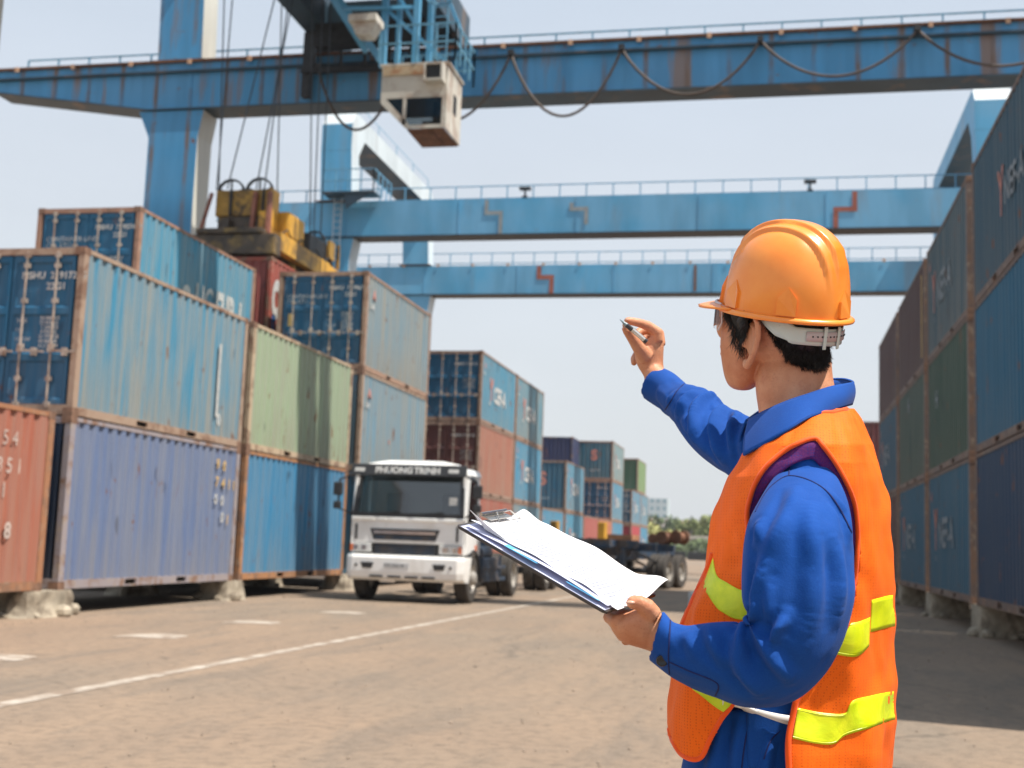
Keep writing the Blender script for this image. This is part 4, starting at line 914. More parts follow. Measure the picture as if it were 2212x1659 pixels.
# ---------------------------------------------------------------- far background
M_LEAF = [plain('far_leaves_%s' % n, c, .7, .45, 1.3) for n, c in (('deep', (.11, .15, .06)), ('mid', (.20, .23, .08)), ('pale', (.32, .31, .10)))]
M_BARK = plain('bark', (.10, .07, .05), .9, .3, 3)
def tree(x, y, h, rad, mi, label, seed, flat=1.0):
    rnd = random.Random(seed); t = thing('broadleaf_tree', label, 'tree', (x, y, 0), 0, 'trees beyond the yard')
    b = MB().tube([(0, 0, 0), (.1, 0, h * .3), (-.1, .1, h * .6), (0, 0, h * .85)], [.3, .24, .14, .05], 8)
    for i in range(6):
        a = rnd.uniform(0, 6.28); z = h * rnd.uniform(.3, .6); b.tube([(0, 0, z), (math.cos(a) * rad * .35, math.sin(a) * rad * .35, z + h * .12), (math.cos(a) * rad * .65, math.sin(a) * rad * .65, z + h * .25)], [.12, .08, .03], 5)
    b.build('trunk', M_BARK, t)
    b = MB(); cl = [(Vector((rnd.gauss(0, .45) * rad, rnd.gauss(0, .45) * rad, h * (.62 + rnd.uniform(-.3, .3) * flat))), rnd.uniform(.22, .45) * rad) for _ in range(16)]
    for c, r in cl:
        for _ in range(85):
            d = Vector((rnd.gauss(0, 1), rnd.gauss(0, 1), rnd.gauss(0, .8))).normalized() * r * rnd.uniform(.5, 1.05); p = c + d
            s = rnd.uniform(.16, .34); u = Vector((rnd.gauss(0, 1), rnd.gauss(0, 1), rnd.gauss(0, 1))).normalized(); v = u.cross(d).normalized()
            b.add([p - u * s - v * s * .6, p + u * s - v * s * .6, p + u * s + v * s * .6, p - u * s + v * s * .6], [(0, 1, 2, 3)])
    b.build('crown', M_LEAF[mi], t); return t
TL = ('dark green tree behind the far end of the left row', 'yellow-green tree just right of the far container stack', 'low yellowish bush tree in front of the pale far houses', 'dark tree poking over the far houses', 'small tree half way along the far low wall', 'olive tree near the man, beyond the yard', 'broad olive tree directly left of the man, beyond the yard', 'dark tree partly behind the man, beyond the yard')
for i, (x, y, h, r, mi) in enumerate(((-25.5, 225, 7.5, 3.8, 0), (-23.6, 200, 5.2, 3.2, 2), (-18.6, 190, 4.6, 2.8, 2), (-20.6, 260, 8.0, 3.6, 0), (-15.6, 205, 4.4, 2.2, 1), (-12.6, 210, 6.8, 3.0, 1), (-10.2, 205, 7.2, 3.4, 1), (-7.0, 215, 7.0, 3.5, 0))):
    tree(x, y, h, r, mi, TL[i], 60 + i, .8)
b = MB(); rnd = random.Random(9)
for i in range(4200):
    x = rnd.uniform(-30, 2); p = Vector((x, 176 + rnd.uniform(-1.2, 1.2), rnd.uniform(0, 1) ** .6 * (2.3 + 1.0 * noise.noise(Vector((x * .35, 3, 0)))))); s = rnd.uniform(.12, .28)
    u = Vector((rnd.gauss(0, 1), rnd.gauss(0, 1), rnd.gauss(0, 1))).normalized(); v = u.orthogonal().normalized(); b.add([p - u * s, p + v * s, p + u * s, p - v * s], [(0, 1, 2, 3)])
o = b.build('hedge', M_LEAF[0]); o['kind'] = 'stuff'; tag(o, 'dark green hedge along the far side of the yard', 'hedge')
def house(x, y, w, d, h, c, label, roof=None, rows=2, glass=False, name='house'):
    t = thing(name, label, 'building', (x, y, 0), 0, 'buildings beyond the yard')
    M = plain('far_wall_paint', c, .8, .06, .3)
    MB().box((-w / 2, 0, 0), (w / 2, d, h)).build('wall', M, t)
    if roof: MB().prism([(-w / 2 - .4, -.5, h), (w / 2 + .4, -.5, h), (w / 2 + .4, d / 2, h + 1.6), (-w / 2 - .4, d / 2, h + 1.6)], (0, 0, .2)).prism([(-w / 2 - .4, d + .5, h), (w / 2 + .4, d + .5, h), (w / 2 + .4, d / 2, h + 1.6), (-w / 2 - .4, d / 2, h + 1.6)], (0, 0, .2)).build('roof', plain('far_roof', roof, .8, .1, .5), t, fix=True)
    n = max(2, int(w / 2.6))
    for r in range(rows):
        for i in range(n):
            cx = -w / 2 + (i + .5) * w / n; z = h * (r + .45) / rows
            f = MB().box((cx - .65, -.06, z), (cx + .65, .0 - .002, z + h / rows * .42)).build('window', M_GREASE if not glass else M_GL2, t)
    return t
M_GL2 = plain('teal_glass', (.13, .28, .34), .2, .15, .5)
house(-56, 600, 12, 14, 25, (.45, .52, .54), 'pale teal glazed tower behind the far end of the left row', None, 7, True, 'office_tower')
house(-44, 560, 7, 10, 13, (.55, .55, .53), 'narrow white block beside the teal tower', None, 3)
for i, (x, w, h, c, rf) in enumerate(((-36, 12, 9, (.60, .52, .46), (.42, .22, .15)), (-30, 9, 11.5, (.62, .58, .52), None), (-23.5, 11, 9.5, (.55, .43, .36), (.45, .25, .18)), (-16, 10, 8.5, (.62, .60, .56), None))):
    house(x * 1.35, 420 + i * 12, w * 1.3, 12, h, c, ('pinkish house with a red roof among the far trees', 'tallest of the pale houses among the far trees', 'brownish red-roofed house among the far trees', 'white flat-roofed house behind the tree nearest the man')[i], rf, 2)
t = thing('warehouse', 'long low pale warehouse with a flat light roof across the end of the yard', 'building', (-17.5, 184, 0), 0, 'buildings beyond the yard')
MB().box((-8, 0, 0), (9.5, 14, 2.75)).build('wall', plain('greenish_wall', (.42, .47, .43), .8, .1, .4), t); MB().box((-8.5, -.8, 2.76), (10, 15, 3.25)).build('roof', plain('pale_roof_sheet', (.55, .50, .42), .7, .1, .3), t)
t = thing('barrier', 'low dark barrier along the far edge of the yard', 'barrier', (-12, 150, 0))
for i in range(10): MB().box((-12 + i * 2.8, 0, 0), (-12 + i * 2.8 + 2.5, .5, .95)).build('barrier_segment', M_GREASE, t, bevel=.05)

# ---------------------------------------------------------------- the man
from mathutils.bvhtree import BVHTree
def cloth(name, c, weave=.25, hue=None, rough=.85, sheen=.15, dots=None):
    g = NM(name); co = g.coord('Object', (1, 1, 1)); n1 = g.noise(co, 9, 4); n2 = g.noise(co, 420, 2, .7)
    o = g.mix(g.ramp(n1, .35, .65), tuple(x * .90 for x in c), tuple(min(1, x * 1.08) for x in c))
    o = g.mix(g.ramp(n2, .45, .75, 0, weave), o, hue or tuple(min(1, x * 1.6 + .02) for x in c))
    if dots:
        v = g.n('ShaderNodeTexVoronoi'); v.inputs['Scale'].default_value = 230; v.inputs['Randomness'].default_value = .15; g.l(co, v.inputs['Vector'])
        o = g.mix(g.ramp(v.outputs['Distance'], .22, .34, .55, 0), o, dots)
    g.base(o).set(rough=rough, sheen=sheen, spec=.25); g.bump(g.math('ADD', n2, g.math('MULTIPLY', g.noise(co, 14, 2), .5)), .22, .0015); return g.m
M_SHIRT = cloth('royal_blue_cotton', (.003, .060, .295), .22, (.015, .12, .42), sheen=.04)
M_VEST = cloth('orange_mesh_fabric', (1.0, .145, .003), .15, (1, .30, .03), .7, .02, dots=(.62, .06, .002))
M_BIND = cloth('orange_binding', (.95, .10, .006), .1, None, .6)
def tape_mat():
    g = NM('yellow_reflective_tape'); co = g.coord('Object', (1, 1, 1)); n = g.noise(co, 14, 4, .6, 1.2)
    g.base(g.mix(g.ramp(n, .35, .65), (.58, .72, .003), (.85, .92, .015))).set(rough=.35); g.bump(n, .5, .004); return g.m
M_TAPE = tape_mat()
def skin_mat():
    g = NM('skin'); co = g.coord('Object', (1, 1, 1)); n = g.noise(co, 22, 5, .6)
    c_ = g.mix(g.ramp(n, .35, .68), (.54, .215, .11), (.66, .325, .185)); c_ = g.mix(g.ramp(g.noise(co, 75, 4, .7), .52, .72, 0, .35), c_, (.46, .15, .085)); c_ = g.mix(g.ramp(g.noise(co, 300, 2, .7), .6, .7, 0, .25), c_, (.30, .12, .07)); g.base(c_).set(rough=.5, sss=.12, spec=.35)
    g.b.inputs['Subsurface Radius'].default_value = (.01, .004, .002); g.b.inputs['Subsurface Scale'].default_value = 1.0
    g.bump(g.math('ADD', g.noise(co, 260, 3), g.math('MULTIPLY', n, 2)), .45, .0014); return g.m
M_SKIN = skin_mat()
M_HAIR = plain('black_hair', (.012, .010, .009), .45, .4, 60)
M_HELM = NM('orange_helmet_plastic')
g = M_HELM; co = g.coord('Object', (1, 1, 1)); g.base(g.mix(g.ramp(g.noise(co, 18, 5), .35, .7), (.93, .265, .026), (.98, .33, .048))).set(rough=.30, spec=.5, coat=.4); g.b.inputs['Coat Roughness'].default_value = .12
g.bump(g.noise(co, 30, 3), .06, .004); M_HELM = g.m
M_STRAP = plain('pale_grey_green_strap', (.52, .60, .56), .45, .06, 20); M_STRAP2 = plain('pinkish_grey_strap', (.50, .43, .42), .5, .06, 20)
M_PEND = plain('dark_pen_tip', (.03, .03, .035), .3, .1, 50); M_PENM = plain('silver_pen', (.62, .60, .56), .25, .1, 50, metal=.9)
M_PAPER = plain('white_paper', (.76, .77, .79), .6, .01, 30); M_PAPER2 = plain('lavender_white_paper', (.62, .63, .80), .6, .03, 30)
M_BOARD = plain('dark_brown_board', (.045, .035, .03), .4, .2, 40); M_INK = plain('grey_print', (.37, .39, .46), .7, .1, 30); M_BLUEP = plain('blue_print', (.10, .42, .68), .6, .2, 30)
M_BELT = plain('white_belt', (.78, .76, .72), .5, .04, 20)
M_NAVY = plain('navy_thread', (.002, .012, .10), .8, .1, 50); M_BTN = plain('black_button', (.012, .012, .014), .3, .1, 30)

Zw = Vector((0, 0, 1)); Rh = Vector((math.cos(.2116), math.sin(.2116), 0)); Fh = Vector((-math.sin(.2116), math.cos(.2116), 0))
man = thing('person', 'man seen from behind in an orange helmet, orange vest and blue work clothes, arm raised', 'person', (P(1700, 1700, 1.9).x, P(1700, 1700, 1.9).y, 0)); MO = man.location.copy()

def ringsec(a, b, w, d, n=28, e=1.0, wa=None, wb=None):
    """cloth or limb section between two outline points (photo coordinates), centre depth w, depth radius d"""
    A = P(*a, wa or w); B = P(*b, wb or w); c = (A + B) / 2; h = (A - B) / 2; dd = ((c - CAM).normalized()) * d; out = []
    for i in range(n):
        t = 2 * math.pi * i / n; ct, st = math.cos(t), math.sin(t)
        ct = math.copysign(abs(ct) ** e, ct); st = math.copysign(abs(st) ** e, st); out.append(c + h * ct + dd * st)
    return out
def limb(secs, n=28):
    """rings whose depth radius stands square to the limb's own axis"""
    cc = []; hh = []
    for a, b_, w, d in secs: A = P(*a, w); B_2 = P(*b_, w); cc.append((A + B_2) / 2); hh.append((A - B_2) / 2)
    out = []; k = len(secs)
    for i, (a, b_, w, d) in enumerate(secs):
        t = (cc[min(i + 1, k - 1)] - cc[max(i - 1, 0)]).normalized(); h = hh[i]; dd = t.cross(h).normalized() * d
        if dd.dot(CF) < 0: dd = -dd
        out.append([cc[i] + h * math.cos(2 * math.pi * q / n) + dd * math.sin(2 * math.pi * q / n) for q in range(n)])
    return out
def remesh(b, name, vox, smooth_it=3, mat=None, parent=None, org=MO):
    me = b.mesh('tmp', None); import bmesh
    bb = bmesh.new(); bb.from_mesh(me); bmesh.ops.recalc_face_normals(bb, faces=bb.faces); bb.to_mesh(me); bb.free()
    o = bpy.data.objects.new('tmp', me); col.objects.link(o)
    md = o.modifiers.new('r', 'REMESH'); md.mode = 'VOXEL'; md.voxel_size = vox
    if smooth_it: ms = o.modifiers.new('s', 'SMOOTH'); ms.factor = .5; ms.iterations = smooth_it
    dg = bpy.context.evaluated_depsgraph_get(); me2 = bpy.data.meshes.new_from_object(o.evaluated_get(dg)); me2.name = name
    bpy.data.objects.remove(o); me2.materials.clear(); me2.materials.append(mat); me2.polygons.foreach_set('use_smooth', [True] * len(me2.polygons))
    r = bpy.data.objects.new(name, me2); col.objects.link(r)
    if parent: r.parent = parent
    return r
def bvh_of(o, org=MO):
    return BVHTree.FromPolygons([v.co + org for v in o.data.vertices], [tuple(p.vertices) for p in o.data.polygons])
def snap(bv, u, v, off=.002, dflt=1.75):
    d = (P(u, v, 1) - CAM).normalized(); h = bv.ray_cast(CAM, d)
    return h[0] - d * off if h[0] is not None else P(u, v, dflt)
def poly_in(poly, x, y):
    c = False; n = len(poly); j = n - 1
    for i in range(n):
        xi, yi = poly[i]; xj, yj = poly[j]
        if (yi > y) != (yj > y) and x < (xj - xi) * (y - yi) / (yj - yi) + xi: c = not c
        j = i
    return c
def polyline(pts, step=6):
    out = []
    V2 = [Vector((p[0], p[1], 0)) for p in pts]
    cc = catmull(V2, 6)
    return [(p.x, p.y) for p in cc]

# ---- head frame
Bv = lambda r, u, f: (CR * r + CU * u + CF * f)
hn = Bv(.07, 1, -.20).normalized(); hf = Bv(-.743, .205, .669); hf = (hf - hn * hf.dot(hn)).normalized(); hl = hn.cross(hf).normalized()
Hc = P(1672, 690, 1.93)
HS = .905
def HL(f, l, z): return Hc + hf * f * HS + hl * l * HS + hn * z * (HS if z > -.02 else 1.0)

# ---- skin body, one continuous surface
B = MB(MO)
B.ell(HL(-.014, 0, .026), hf * .088, hl * .069, hn * .096, 40, 26)
rr = []
for z, fr, bk, hw in ((.07, .074, -.05, .062), (.04, .082, -.04, .070), (.012, .081, -.03, .0725), (-.012, .083, -.02, .072), (-.035, .084, -.01, .068), (-.058, .083, .0, .061), (-.080, .080, .006, .052), (-.100, .076, .015, .041), (-.114, .070, .028, .028), (-.120, .062, .036, .016)):
    c = (fr + bk) / 2; a = (fr - bk) / 2
    rr.append([HL(c + a * math.copysign(abs(math.cos(t)) ** .85, math.cos(t)), hw * math.copysign(abs(math.sin(t)) ** .85, math.sin(t)), z) for t in [2 * math.pi * i / 32 for i in range(32)]])
B.rings(catmull(rr, 3))
B.ell(HL(.094, 0, -.025), hf * .018, hl * .013, hn * .022, 14, 10); B.tube([HL(.085, 0, .02), HL(.093, 0, .0), HL(.104, 0, -.022)], [.006, .008, .010], 10)
B.tube([HL(.083, -.022, -.055), HL(.090, 0, -.054), HL(.083, .022, -.055)], .006, 8); B.tube([HL(.082, -.02, -.066), HL(.088, 0, -.067), HL(.082, .02, -.066)], .0065, 8)
for s in (1, -1):
    B.tube([HL(.076, s * .045, .026), HL(.086, s * .028, .030), HL(.086, s * .010, .026)], .008, 8)
    E_ = lambda f, l, z: HL(f * 1.12 - .004, s * (.074 + (l - .072) * .95), z * 1.22 - .026)
    B.tube([E_(.013, .071, .006), E_(.014, .076, .022), E_(.004, .083, .033), E_(-.010, .090, .034), E_(-.020, .094, .024), E_(-.022, .093, .006), E_(-.017, .088, -.010), E_(-.009, .083, -.024), E_(-.001, .078, -.034), E_(.006, .073, -.034)], [.004, .0048, .0052, .0052, .0052, .005, .005, .0055, .006, .004], 10)
    B.ell(E_(-.006, .079, .002), (hf * .016 + hl * s * -.008), hl * s * .0045, hn * .028, 16, 10); B.tube([E_(.001, .078, .020), E_(-.010, .087, .016), E_(-.013, .086, -.004), E_(-.004, .079, -.018)], .0028, 8)
    B.ell(E_(.010, .074, -.006), hf * .004, hl * .005, hn * .008, 10, 8); B.ell(E_(.002, .077, -.031), hf * .006, hl * .0045, hn * .008, 10, 8)
    B.ell(HL(.03, s * .052, -.03), hf * .03, hl * .02, hn * .03, 16, 10)
nk = [ringsec((1650, 760), (1782, 745), 1.945, .056, 32), ringsec((1633, 812), (1795, 775), 1.94, .060, 32), ringsec((1633, 850), (1799, 812), 1.935, .061, 32), ringsec((1638, 885), (1806, 845), 1.93, .062, 32), ringsec((1640, 925), (1818, 885), 1.925, .068, 32), ringsec((1632, 975), (1835, 935), 1.92, .08, 32), ringsec((1615, 1030), (1850, 1000), 1.915, .11, 32)]
B.rings(catmull(nk, 3))
# trunk and thighs under the clothes
tr_ = [ringsec((1615, 1000), (1860, 980), 1.91, .12, 32), ringsec((1590, 1060), (1880, 1060), 1.91, .15, 32), ringsec((1570, 1200), (1890, 1200), 1.91, .145, 32), ringsec((1540, 1400), (1880, 1400), 1.91, .14, 32), ringsec((1520, 1560), (1870, 1560), 1.91, .14, 32), ringsec((1510, 1800), (1880, 1800), 1.91, .15, 32)]
B.rings(catmull(tr_, 2))
hipc = P(1695, 1790, 1.91)
for s in (1, -1):
    h0 = hipc + Fh * (-.09 * s); 
    B.tube([h0 + Zw * .06, h0 - Zw * .2 + Rh * .005, Vector((h0.x, h0.y, .46)) - Rh * .012, Vector((h0.x, h0.y, .26)) + Rh * .01, Vector((h0.x, h0.y, .09)) + Rh * .015], [.085, .078, .052, .05, .038], 20)
    B.tube([Vector((h0.x, h0.y, .05)) + Rh * .04, Vector((h0.x, h0.y, .05)) - Rh * .03, Vector((h0.x, h0.y, .04)) - Rh * .13, Vector((h0.x, h0.y, .03)) - Rh * .19], [.032, .038, .036, .02], 14)
# near (left) arm and hand
B.tube([P(1740, 1050, 1.72), P(1740, 1150, 1.66), P(1735, 1290, 1.62), P(1740, 1420, 1.61), P(1640, 1432, 1.625), P(1540, 1422, 1.65), P(1450, 1390, 1.68), P(1425, 1372, 1.69)], [.03, .034, .032, .030, .030, .028, .026, .025], 18)
hr = [ringsec((1452, 1342), (1425, 1416), 1.69, .021, 24), ringsec((1425, 1322), (1398, 1405), 1.692, .022, 24), ringsec((1402, 1309), (1372, 1397), 1.695, .025, 24), ringsec((1380, 1312), (1347, 1389), 1.695, .025, 24), ringsec((1358, 1322), (1330, 1374), 1.695, .023, 24), ringsec((1338, 1330), (1319, 1357), 1.70, .017, 24)]
B.rings(catmull(hr, 3))
B.tube([P(1412, 1330, 1.68), P(1396, 1311, 1.674), P(1380, 1302, 1.672), P(1366, 1301, 1.674), P(1357, 1305, 1.678)], [.013, .0125, .0105, .0095, .006], 14)
for i, (u, v, w) in enumerate(((1330, 1343, 1.685), (1337, 1358, 1.69), (1344, 1371, 1.70), (1354, 1381, 1.715))):
    B.tube([P(u + 26, v - 4, w + .005), P(u, v, w), P(u - 14 + 4 * i, v - 10 - 4 * i, w + .03), P(u - 6 + 5 * i, 1329, w + .065), P(u + 14, 1322, w + .088)], [.0105, .0098, .009, .0082, .006], 12)
# raised (right) arm and hand
B.tube([P(1660, 1010, 2.02), P(1590, 955, 2.10), P(1530, 915, 2.18), P(1470, 868, 2.27), P(1425, 822, 2.34), P(1410, 805, 2.355)], [.03, .028, .024, .022, .021, .021], 18)
hr = [ringsec((1443, 812), (1400, 836), 2.35, .019, 24), ringsec((1434, 795), (1390, 812), 2.36, .020, 24), ringsec((1433, 772), (1377, 790), 2.365, .024, 24), ringsec((1434, 748), (1371, 768), 2.365, .026, 24), ringsec((1432, 730), (1376, 752), 2.365, .024, 24), ringsec((1422, 718), (1388, 738), 2.362, .018, 24)]
B.rings(catmull(hr, 3))
B.tube([P(1396, 772, 2.345), P(1380, 752, 2.33), P(1366, 731, 2.318), P(1355, 714, 2.31), P(1348, 705, 2.31)], [.016, .0125, .0100, .0092, .006], 14)
B.tube([P(1420, 738, 2.35), P(1420, 718, 2.35), P(1400, 704, 2.345), P(1379, 697, 2.335), P(1358, 693, 2.325), P(1351, 692, 2.32)], [.011, .0115, .0095, .0085, .0075, .005], 14)
B.tube([P(1426, 745, 2.37), P(1424, 722, 2.38), P(1400, 712, 2.385), P(1380, 717, 2.375), P(1372, 727, 2.36)], [.011, .0112, .0095, .0085, .006], 14)
B.tube([P(1424, 752, 2.385), P(1418, 730, 2.40), P(1396, 728, 2.41), P(1380, 742, 2.395), P(1378, 757, 2.38)], [.0105, .0105, .009, .008, .006], 14)
B.tube([P(1412, 772, 2.38), P(1398, 752, 2.41), P(1380, 757, 2.42), P(1370, 775, 2.40), P(1369, 786, 2.385)], [.0098, .0095, .008, .0075, .0055], 14)
body = remesh(B, 'body', .0024, 2, M_SKIN, man); bvB = bvh_of(body)
MB(MO).ell(P(1349.5, 703, 2.3005), CR * .0045, CU * .006, CF * .0015, 12, 8).build('thumbnail', plain('nail', (.64, .36, .25), .3, .02), body, smooth=True)
for (u, v, w) in ((1353.5, 690.5, 2.312),): MB(MO).ell(P(u, v, w), CR * .0035, CU * .0022, CF * .003, 10, 6).build('fingernail', bpy.data.materials['nail'], body, smooth=True)
MB(MO).ell(P(1362, 1301.5, 1.6625), CR * .0065, CU * .0028, CF * .004, 12, 8).build('thumbnail', bpy.data.materials['nail'], body, smooth=True)
# eyes
for s in (1, -1):
    e_ = MB(MO).ell(HL(.074, s * .030, .008), hf * .012, hl * .012, hn * .012, 16, 12).build('eye', plain('eye_white', (.75, .72, .70), .2, .02), body, smooth=True)
    MB(MO).ell(HL(.0845, s * .030, .008), hf * .002, hl * .005, hn * .005, 12, 8).build('iris', M_BTN, e_, smooth=True)
# hair on nape and temples
rnd = random.Random(5)
def hcast(a, z):
    """skin surface in the direction a (degrees from the face, towards his left) at head height z"""
    ar = R_(a); d = hf * math.cos(ar) + hl * math.sin(ar); h = bvB.ray_cast(HL(-.012, 0, z) + d * .16, -d, .15)
    return (h[0], h[1]) if h[0] is not None else (None, None)
def zline(a):
    a = a if a < 180 else 360 - a
    return interp([(98, .012), (108, -.006), (120, -.026), (138, -.048), (160, -.062), (180, -.066)], a)
hb = MB(MO); NA, NZ = 90, 26; G = {}
for i in range(NA + 1):
    a = 98 + (262 - 98) * i / NA
    for j in range(NZ + 1):
        z = .06 + (zline(a) - .06) * j / NZ; p, n = hcast(a, z)
        if p is None: p = HL(-.1 * 1, 0, z); n = -hf
        th = .0065 * min(1, (NZ - j) / 7) * min(1, i / 4, (NA - i) / 4) + .0012; G[i, j] = p + n * (th + .003 * noise.noise(p * 160))
vs = [G[i, j] for i in range(NA + 1) for j in range(NZ + 1)]
hb.add(vs, [(i * (NZ + 1) + j, i * (NZ + 1) + j + 1, (i + 1) * (NZ + 1) + j + 1, (i + 1) * (NZ + 1) + j) for i in range(NA) for j in range(NZ)])
def strand(b, p, n, ln, r, down, curl=0):
    side = n.cross(down).normalized(); q1 = p + n * .003 + down * ln * .4; q2 = p + n * (.003 + curl) + down * ln + side * rnd.uniform(-.4, .4) * ln
    b.tube([p, q1, q2], [r, r * .8, r * .15], 3, False)
for _ in range(5200):
    a = rnd.uniform(99, 261); zl = zline(a); z = zl + (.03 - zl) * rnd.random() ** 1.3 - rnd.uniform(0, .004); p, n = hcast(a, z)
    if p is None: continue
    dn = (-hn + n * .15 + hf * rnd.uniform(-.35, .35) + hl * rnd.uniform(-.35, .35)).normalized()
    k = min(1, max(0, (z - zl) / .03)); strand(hb, p + n * (.0045 * k if z < -.028 else .001), n, rnd.uniform(.006, .014) * (.55 + .6 * k), .00042, dn, rnd.uniform(.0, .003))
def sburn(a): return interp([(40, .02), (52, .0), (60, -.032), (68, -.050), (76, -.036), (84, .0), (88, .03)], a)
for s in (1, -1):
    b2 = hb; n_a, n_z = 22, 14; vs = []
    for i in range(n_a + 1):
        a = 44 + 42 * i / n_a
        for j in range(n_z + 1):
            zb_ = min(.02, sburn(a) + .012); z = .035 + (zb_ - .035) * j / n_z; p, n = hcast(s * a, z)
            if p is None: p = HL(.05, s * .07, z); n = hl * s
            vs.append(p + n * (.0065 * min(1, (n_z - j) / 4, i / 3, (n_a - i) / 3) + .001 + .002 * noise.noise(p * 200)))
    b2.add(vs, [(i * (n_z + 1) + j, i * (n_z + 1) + j + 1, (i + 1) * (n_z + 1) + j + 1, (i + 1) * (n_z + 1) + j) for i in range(n_a) for j in range(n_z)])
    for _ in range(900):
        a = rnd.uniform(44, 86); zb_ = sburn(a); z = zb_ + (.025 - zb_) * rnd.random() ** 1.2; p, n = hcast(s * a, z)
        if p is None: continue
        strand(hb, p + n * .002, n, rnd.uniform(.009, .018), .00045, (-hn + hf * rnd.uniform(-.45, .25)).normalized(), rnd.uniform(.0, .004))
hair = hb.build('hair', M_HAIR, body, smooth=True)

# ---- helmet
HA, HB_, HZ = .1115, .0985, .146; H0 = HL(-.016, -.001, .0155) + CR * .002
def HH(f, l, z): return H0 + (hf * f + hl * l + hn * z) * .90
def dome(a, t, off=0.0):
    """a around (0 = front), t 0 rim .. 1 top"""
    ang = t * math.pi / 2; rad = math.cos(ang) ** .80; zz = math.sin(ang) ** .94
    k = 1 - .05 * (1 - t) * 0
    f, l, z = (HA + off) * rad * math.cos(a), (HB_ + off) * rad * math.sin(a), (HZ + off) * zz
    al = abs(l); up = min(1, max(0, (z - .035) / .05))
    rid = 0
    sm = lambda e0, e1, x: (lambda q: q * q * (3 - 2 * q))(min(1, max(0, (x - e0) / (e1 - e0))))
    rid += .0065 * (1 - sm(.014, .018, al)) + .0065 * (1 - sm(.035, .039, al)) * (1 if f < .08 else 1)
    fr = min(1, max(0, (HA * .98 - abs(f)) / .03))
    n = Vector((f / HA ** 2, l / HB_ ** 2, z / HZ ** 2)).normalized() * rid * up * fr
    return HH(f + n.x, l + n.y, z + n.z)
hm = MB(MO); hm.grid(lambda x, y: dome(2 * math.pi * x, y * .999), 160, 70)
helmet = hm.build('helmet', M_HELM, man, smooth=True)
md = helmet.modifiers.new('shell', 'SOLIDIFY'); md.thickness = .003; md.offset = -1
b = MB(MO); N = 96
rim = []
for i in range(N):
    a = 2 * math.pi * i / N; ca, sa = math.cos(a), math.sin(a); ring = []
    for (o, z) in ((-.001, .004), (.004, .0035), (.0085, .0005), (.0095, -.003), (.008, -.0055), (.004, -.0045), (-.002, -.002)): ring.append(HH((HA + o) * ca, (HB_ + o) * sa, z))
    rim.append(ring)
b.rings(rim, closed=True); b.build('rim', M_HELM, helmet, smooth=True, fix=True)
b = MB(MO); rr = []
for j in range(7):
    t = j / 6; row = []
    for i in range(41):
        a = -1.15 + 2.3 * i / 40; k = math.cos(a / 1.15 * math.pi / 2) ** .7; ext = .006 + .040 * t * k
        row.append((a, ext, .001 - .016 * (t * k) ** 1.3 + .006 * t * k))
    rr.append(row)
top = [[HH((HA + e) * math.cos(a), (HB_ + e) * math.sin(a), z) for a, e, z in row] for row in rr]
vs = [p for r in top for p in r]; b.add(vs, [(j * 41 + i, j * 41 + i + 1, (j + 1) * 41 + i + 1, (j + 1) * 41 + i) for j in range(6) for i in range(40)])
o = b.build('visor', M_HELM, helmet, smooth=True); md = o.modifiers.new('s', 'SOLIDIFY'); md.thickness = .0032
for a in (R_(62), R_(118), R_(180), R_(242), R_(298), R_(30), R_(-30)):      # lugs above the rim
    b = MB(MO); w = .016 if a not in (R_(30), R_(-30)) else .006; pts = []
    def q(da, t, off): return dome(a + da, t, off)
    dw = w / (HA if abs(math.cos(a)) < .5 else HB_)
    b.add([q(-dw, .02, .005), q(dw, .02, .005), q(dw, .13, .005), q(0, .22, .001), q(-dw, .13, .005), q(-dw, .02, -.002), q(dw, .02, -.002), q(dw, .13, -.002), q(0, .22, -.003), q(-dw, .13, -.002)],
          [(0, 1, 2, 3, 4), (0, 5, 6, 1), (1, 6, 7, 2), (2, 7, 8, 3), (3, 8, 9, 4), (4, 9, 5, 0)])
    b.build('lug', M_HELM, helmet, fix=True)
for s in (1, -1): MB(MO).prism([HH(.092, s * .062, -.004), HH(.078, s * .074, -.004), HH(.078, s * .074, -.018), HH(.092, s * .062, -.018)], hl * s * -.004).build('accessory_slot', M_HELM, helmet, fix=True)
# nape strap
def sp(a, z, off=0): ar = R_(a); return HL(-.012 + (.1085 + off) * math.cos(ar), (.0875 + off) * math.sin(ar), z)
def strap_lo(a): a = min(a, 360 - a); return interp([(88, .022), (98, .006), (112, -.014), (128, -.022), (180, -.024)], a)
def strap_hi(a): a = min(a, 360 - a); return interp([(88, .045), (118, .045), (122, .012), (130, .004), (180, .002)], a)
b = MB(MO); b.grid(lambda x, y: sp(88 + 184 * x, strap_lo(88 + 184 * x) + (strap_hi(88 + 184 * x) - strap_lo(88 + 184 * x)) * y), 120, 6)
st = b.build('nape_strap', M_STRAP, helmet, smooth=True); md = st.modifiers.new('s', 'SOLIDIFY'); md.thickness = .002; md.offset = 1
b = MB(MO); b.grid(lambda x, y: sp(140 + 66 * x, -.018 + .016 * y, .0035), 60, 2); s2 = b.build('adjusting_strap', M_STRAP2, helmet, smooth=True); md = s2.modifiers.new('s', 'SOLIDIFY'); md.thickness = .0012; md.offset = 1
for a in (159, 178):
    b = MB(MO)
    for da in (-2.2, 2.2):
        b.bar(sp(a + da * .35, -.0265, .006), sp(a + da * .35, .005, .006), .0026, .003)
    b.bar(sp(a - 1.6, -.0265, .006), sp(a + 1.6, -.0265, .006), .002, .003); b.bar(sp(a - 1.6, .005, .006), sp(a + 1.6, .005, .006), .002, .003)
    b.build('buckle', M_STRAP, st)
b = MB(MO)
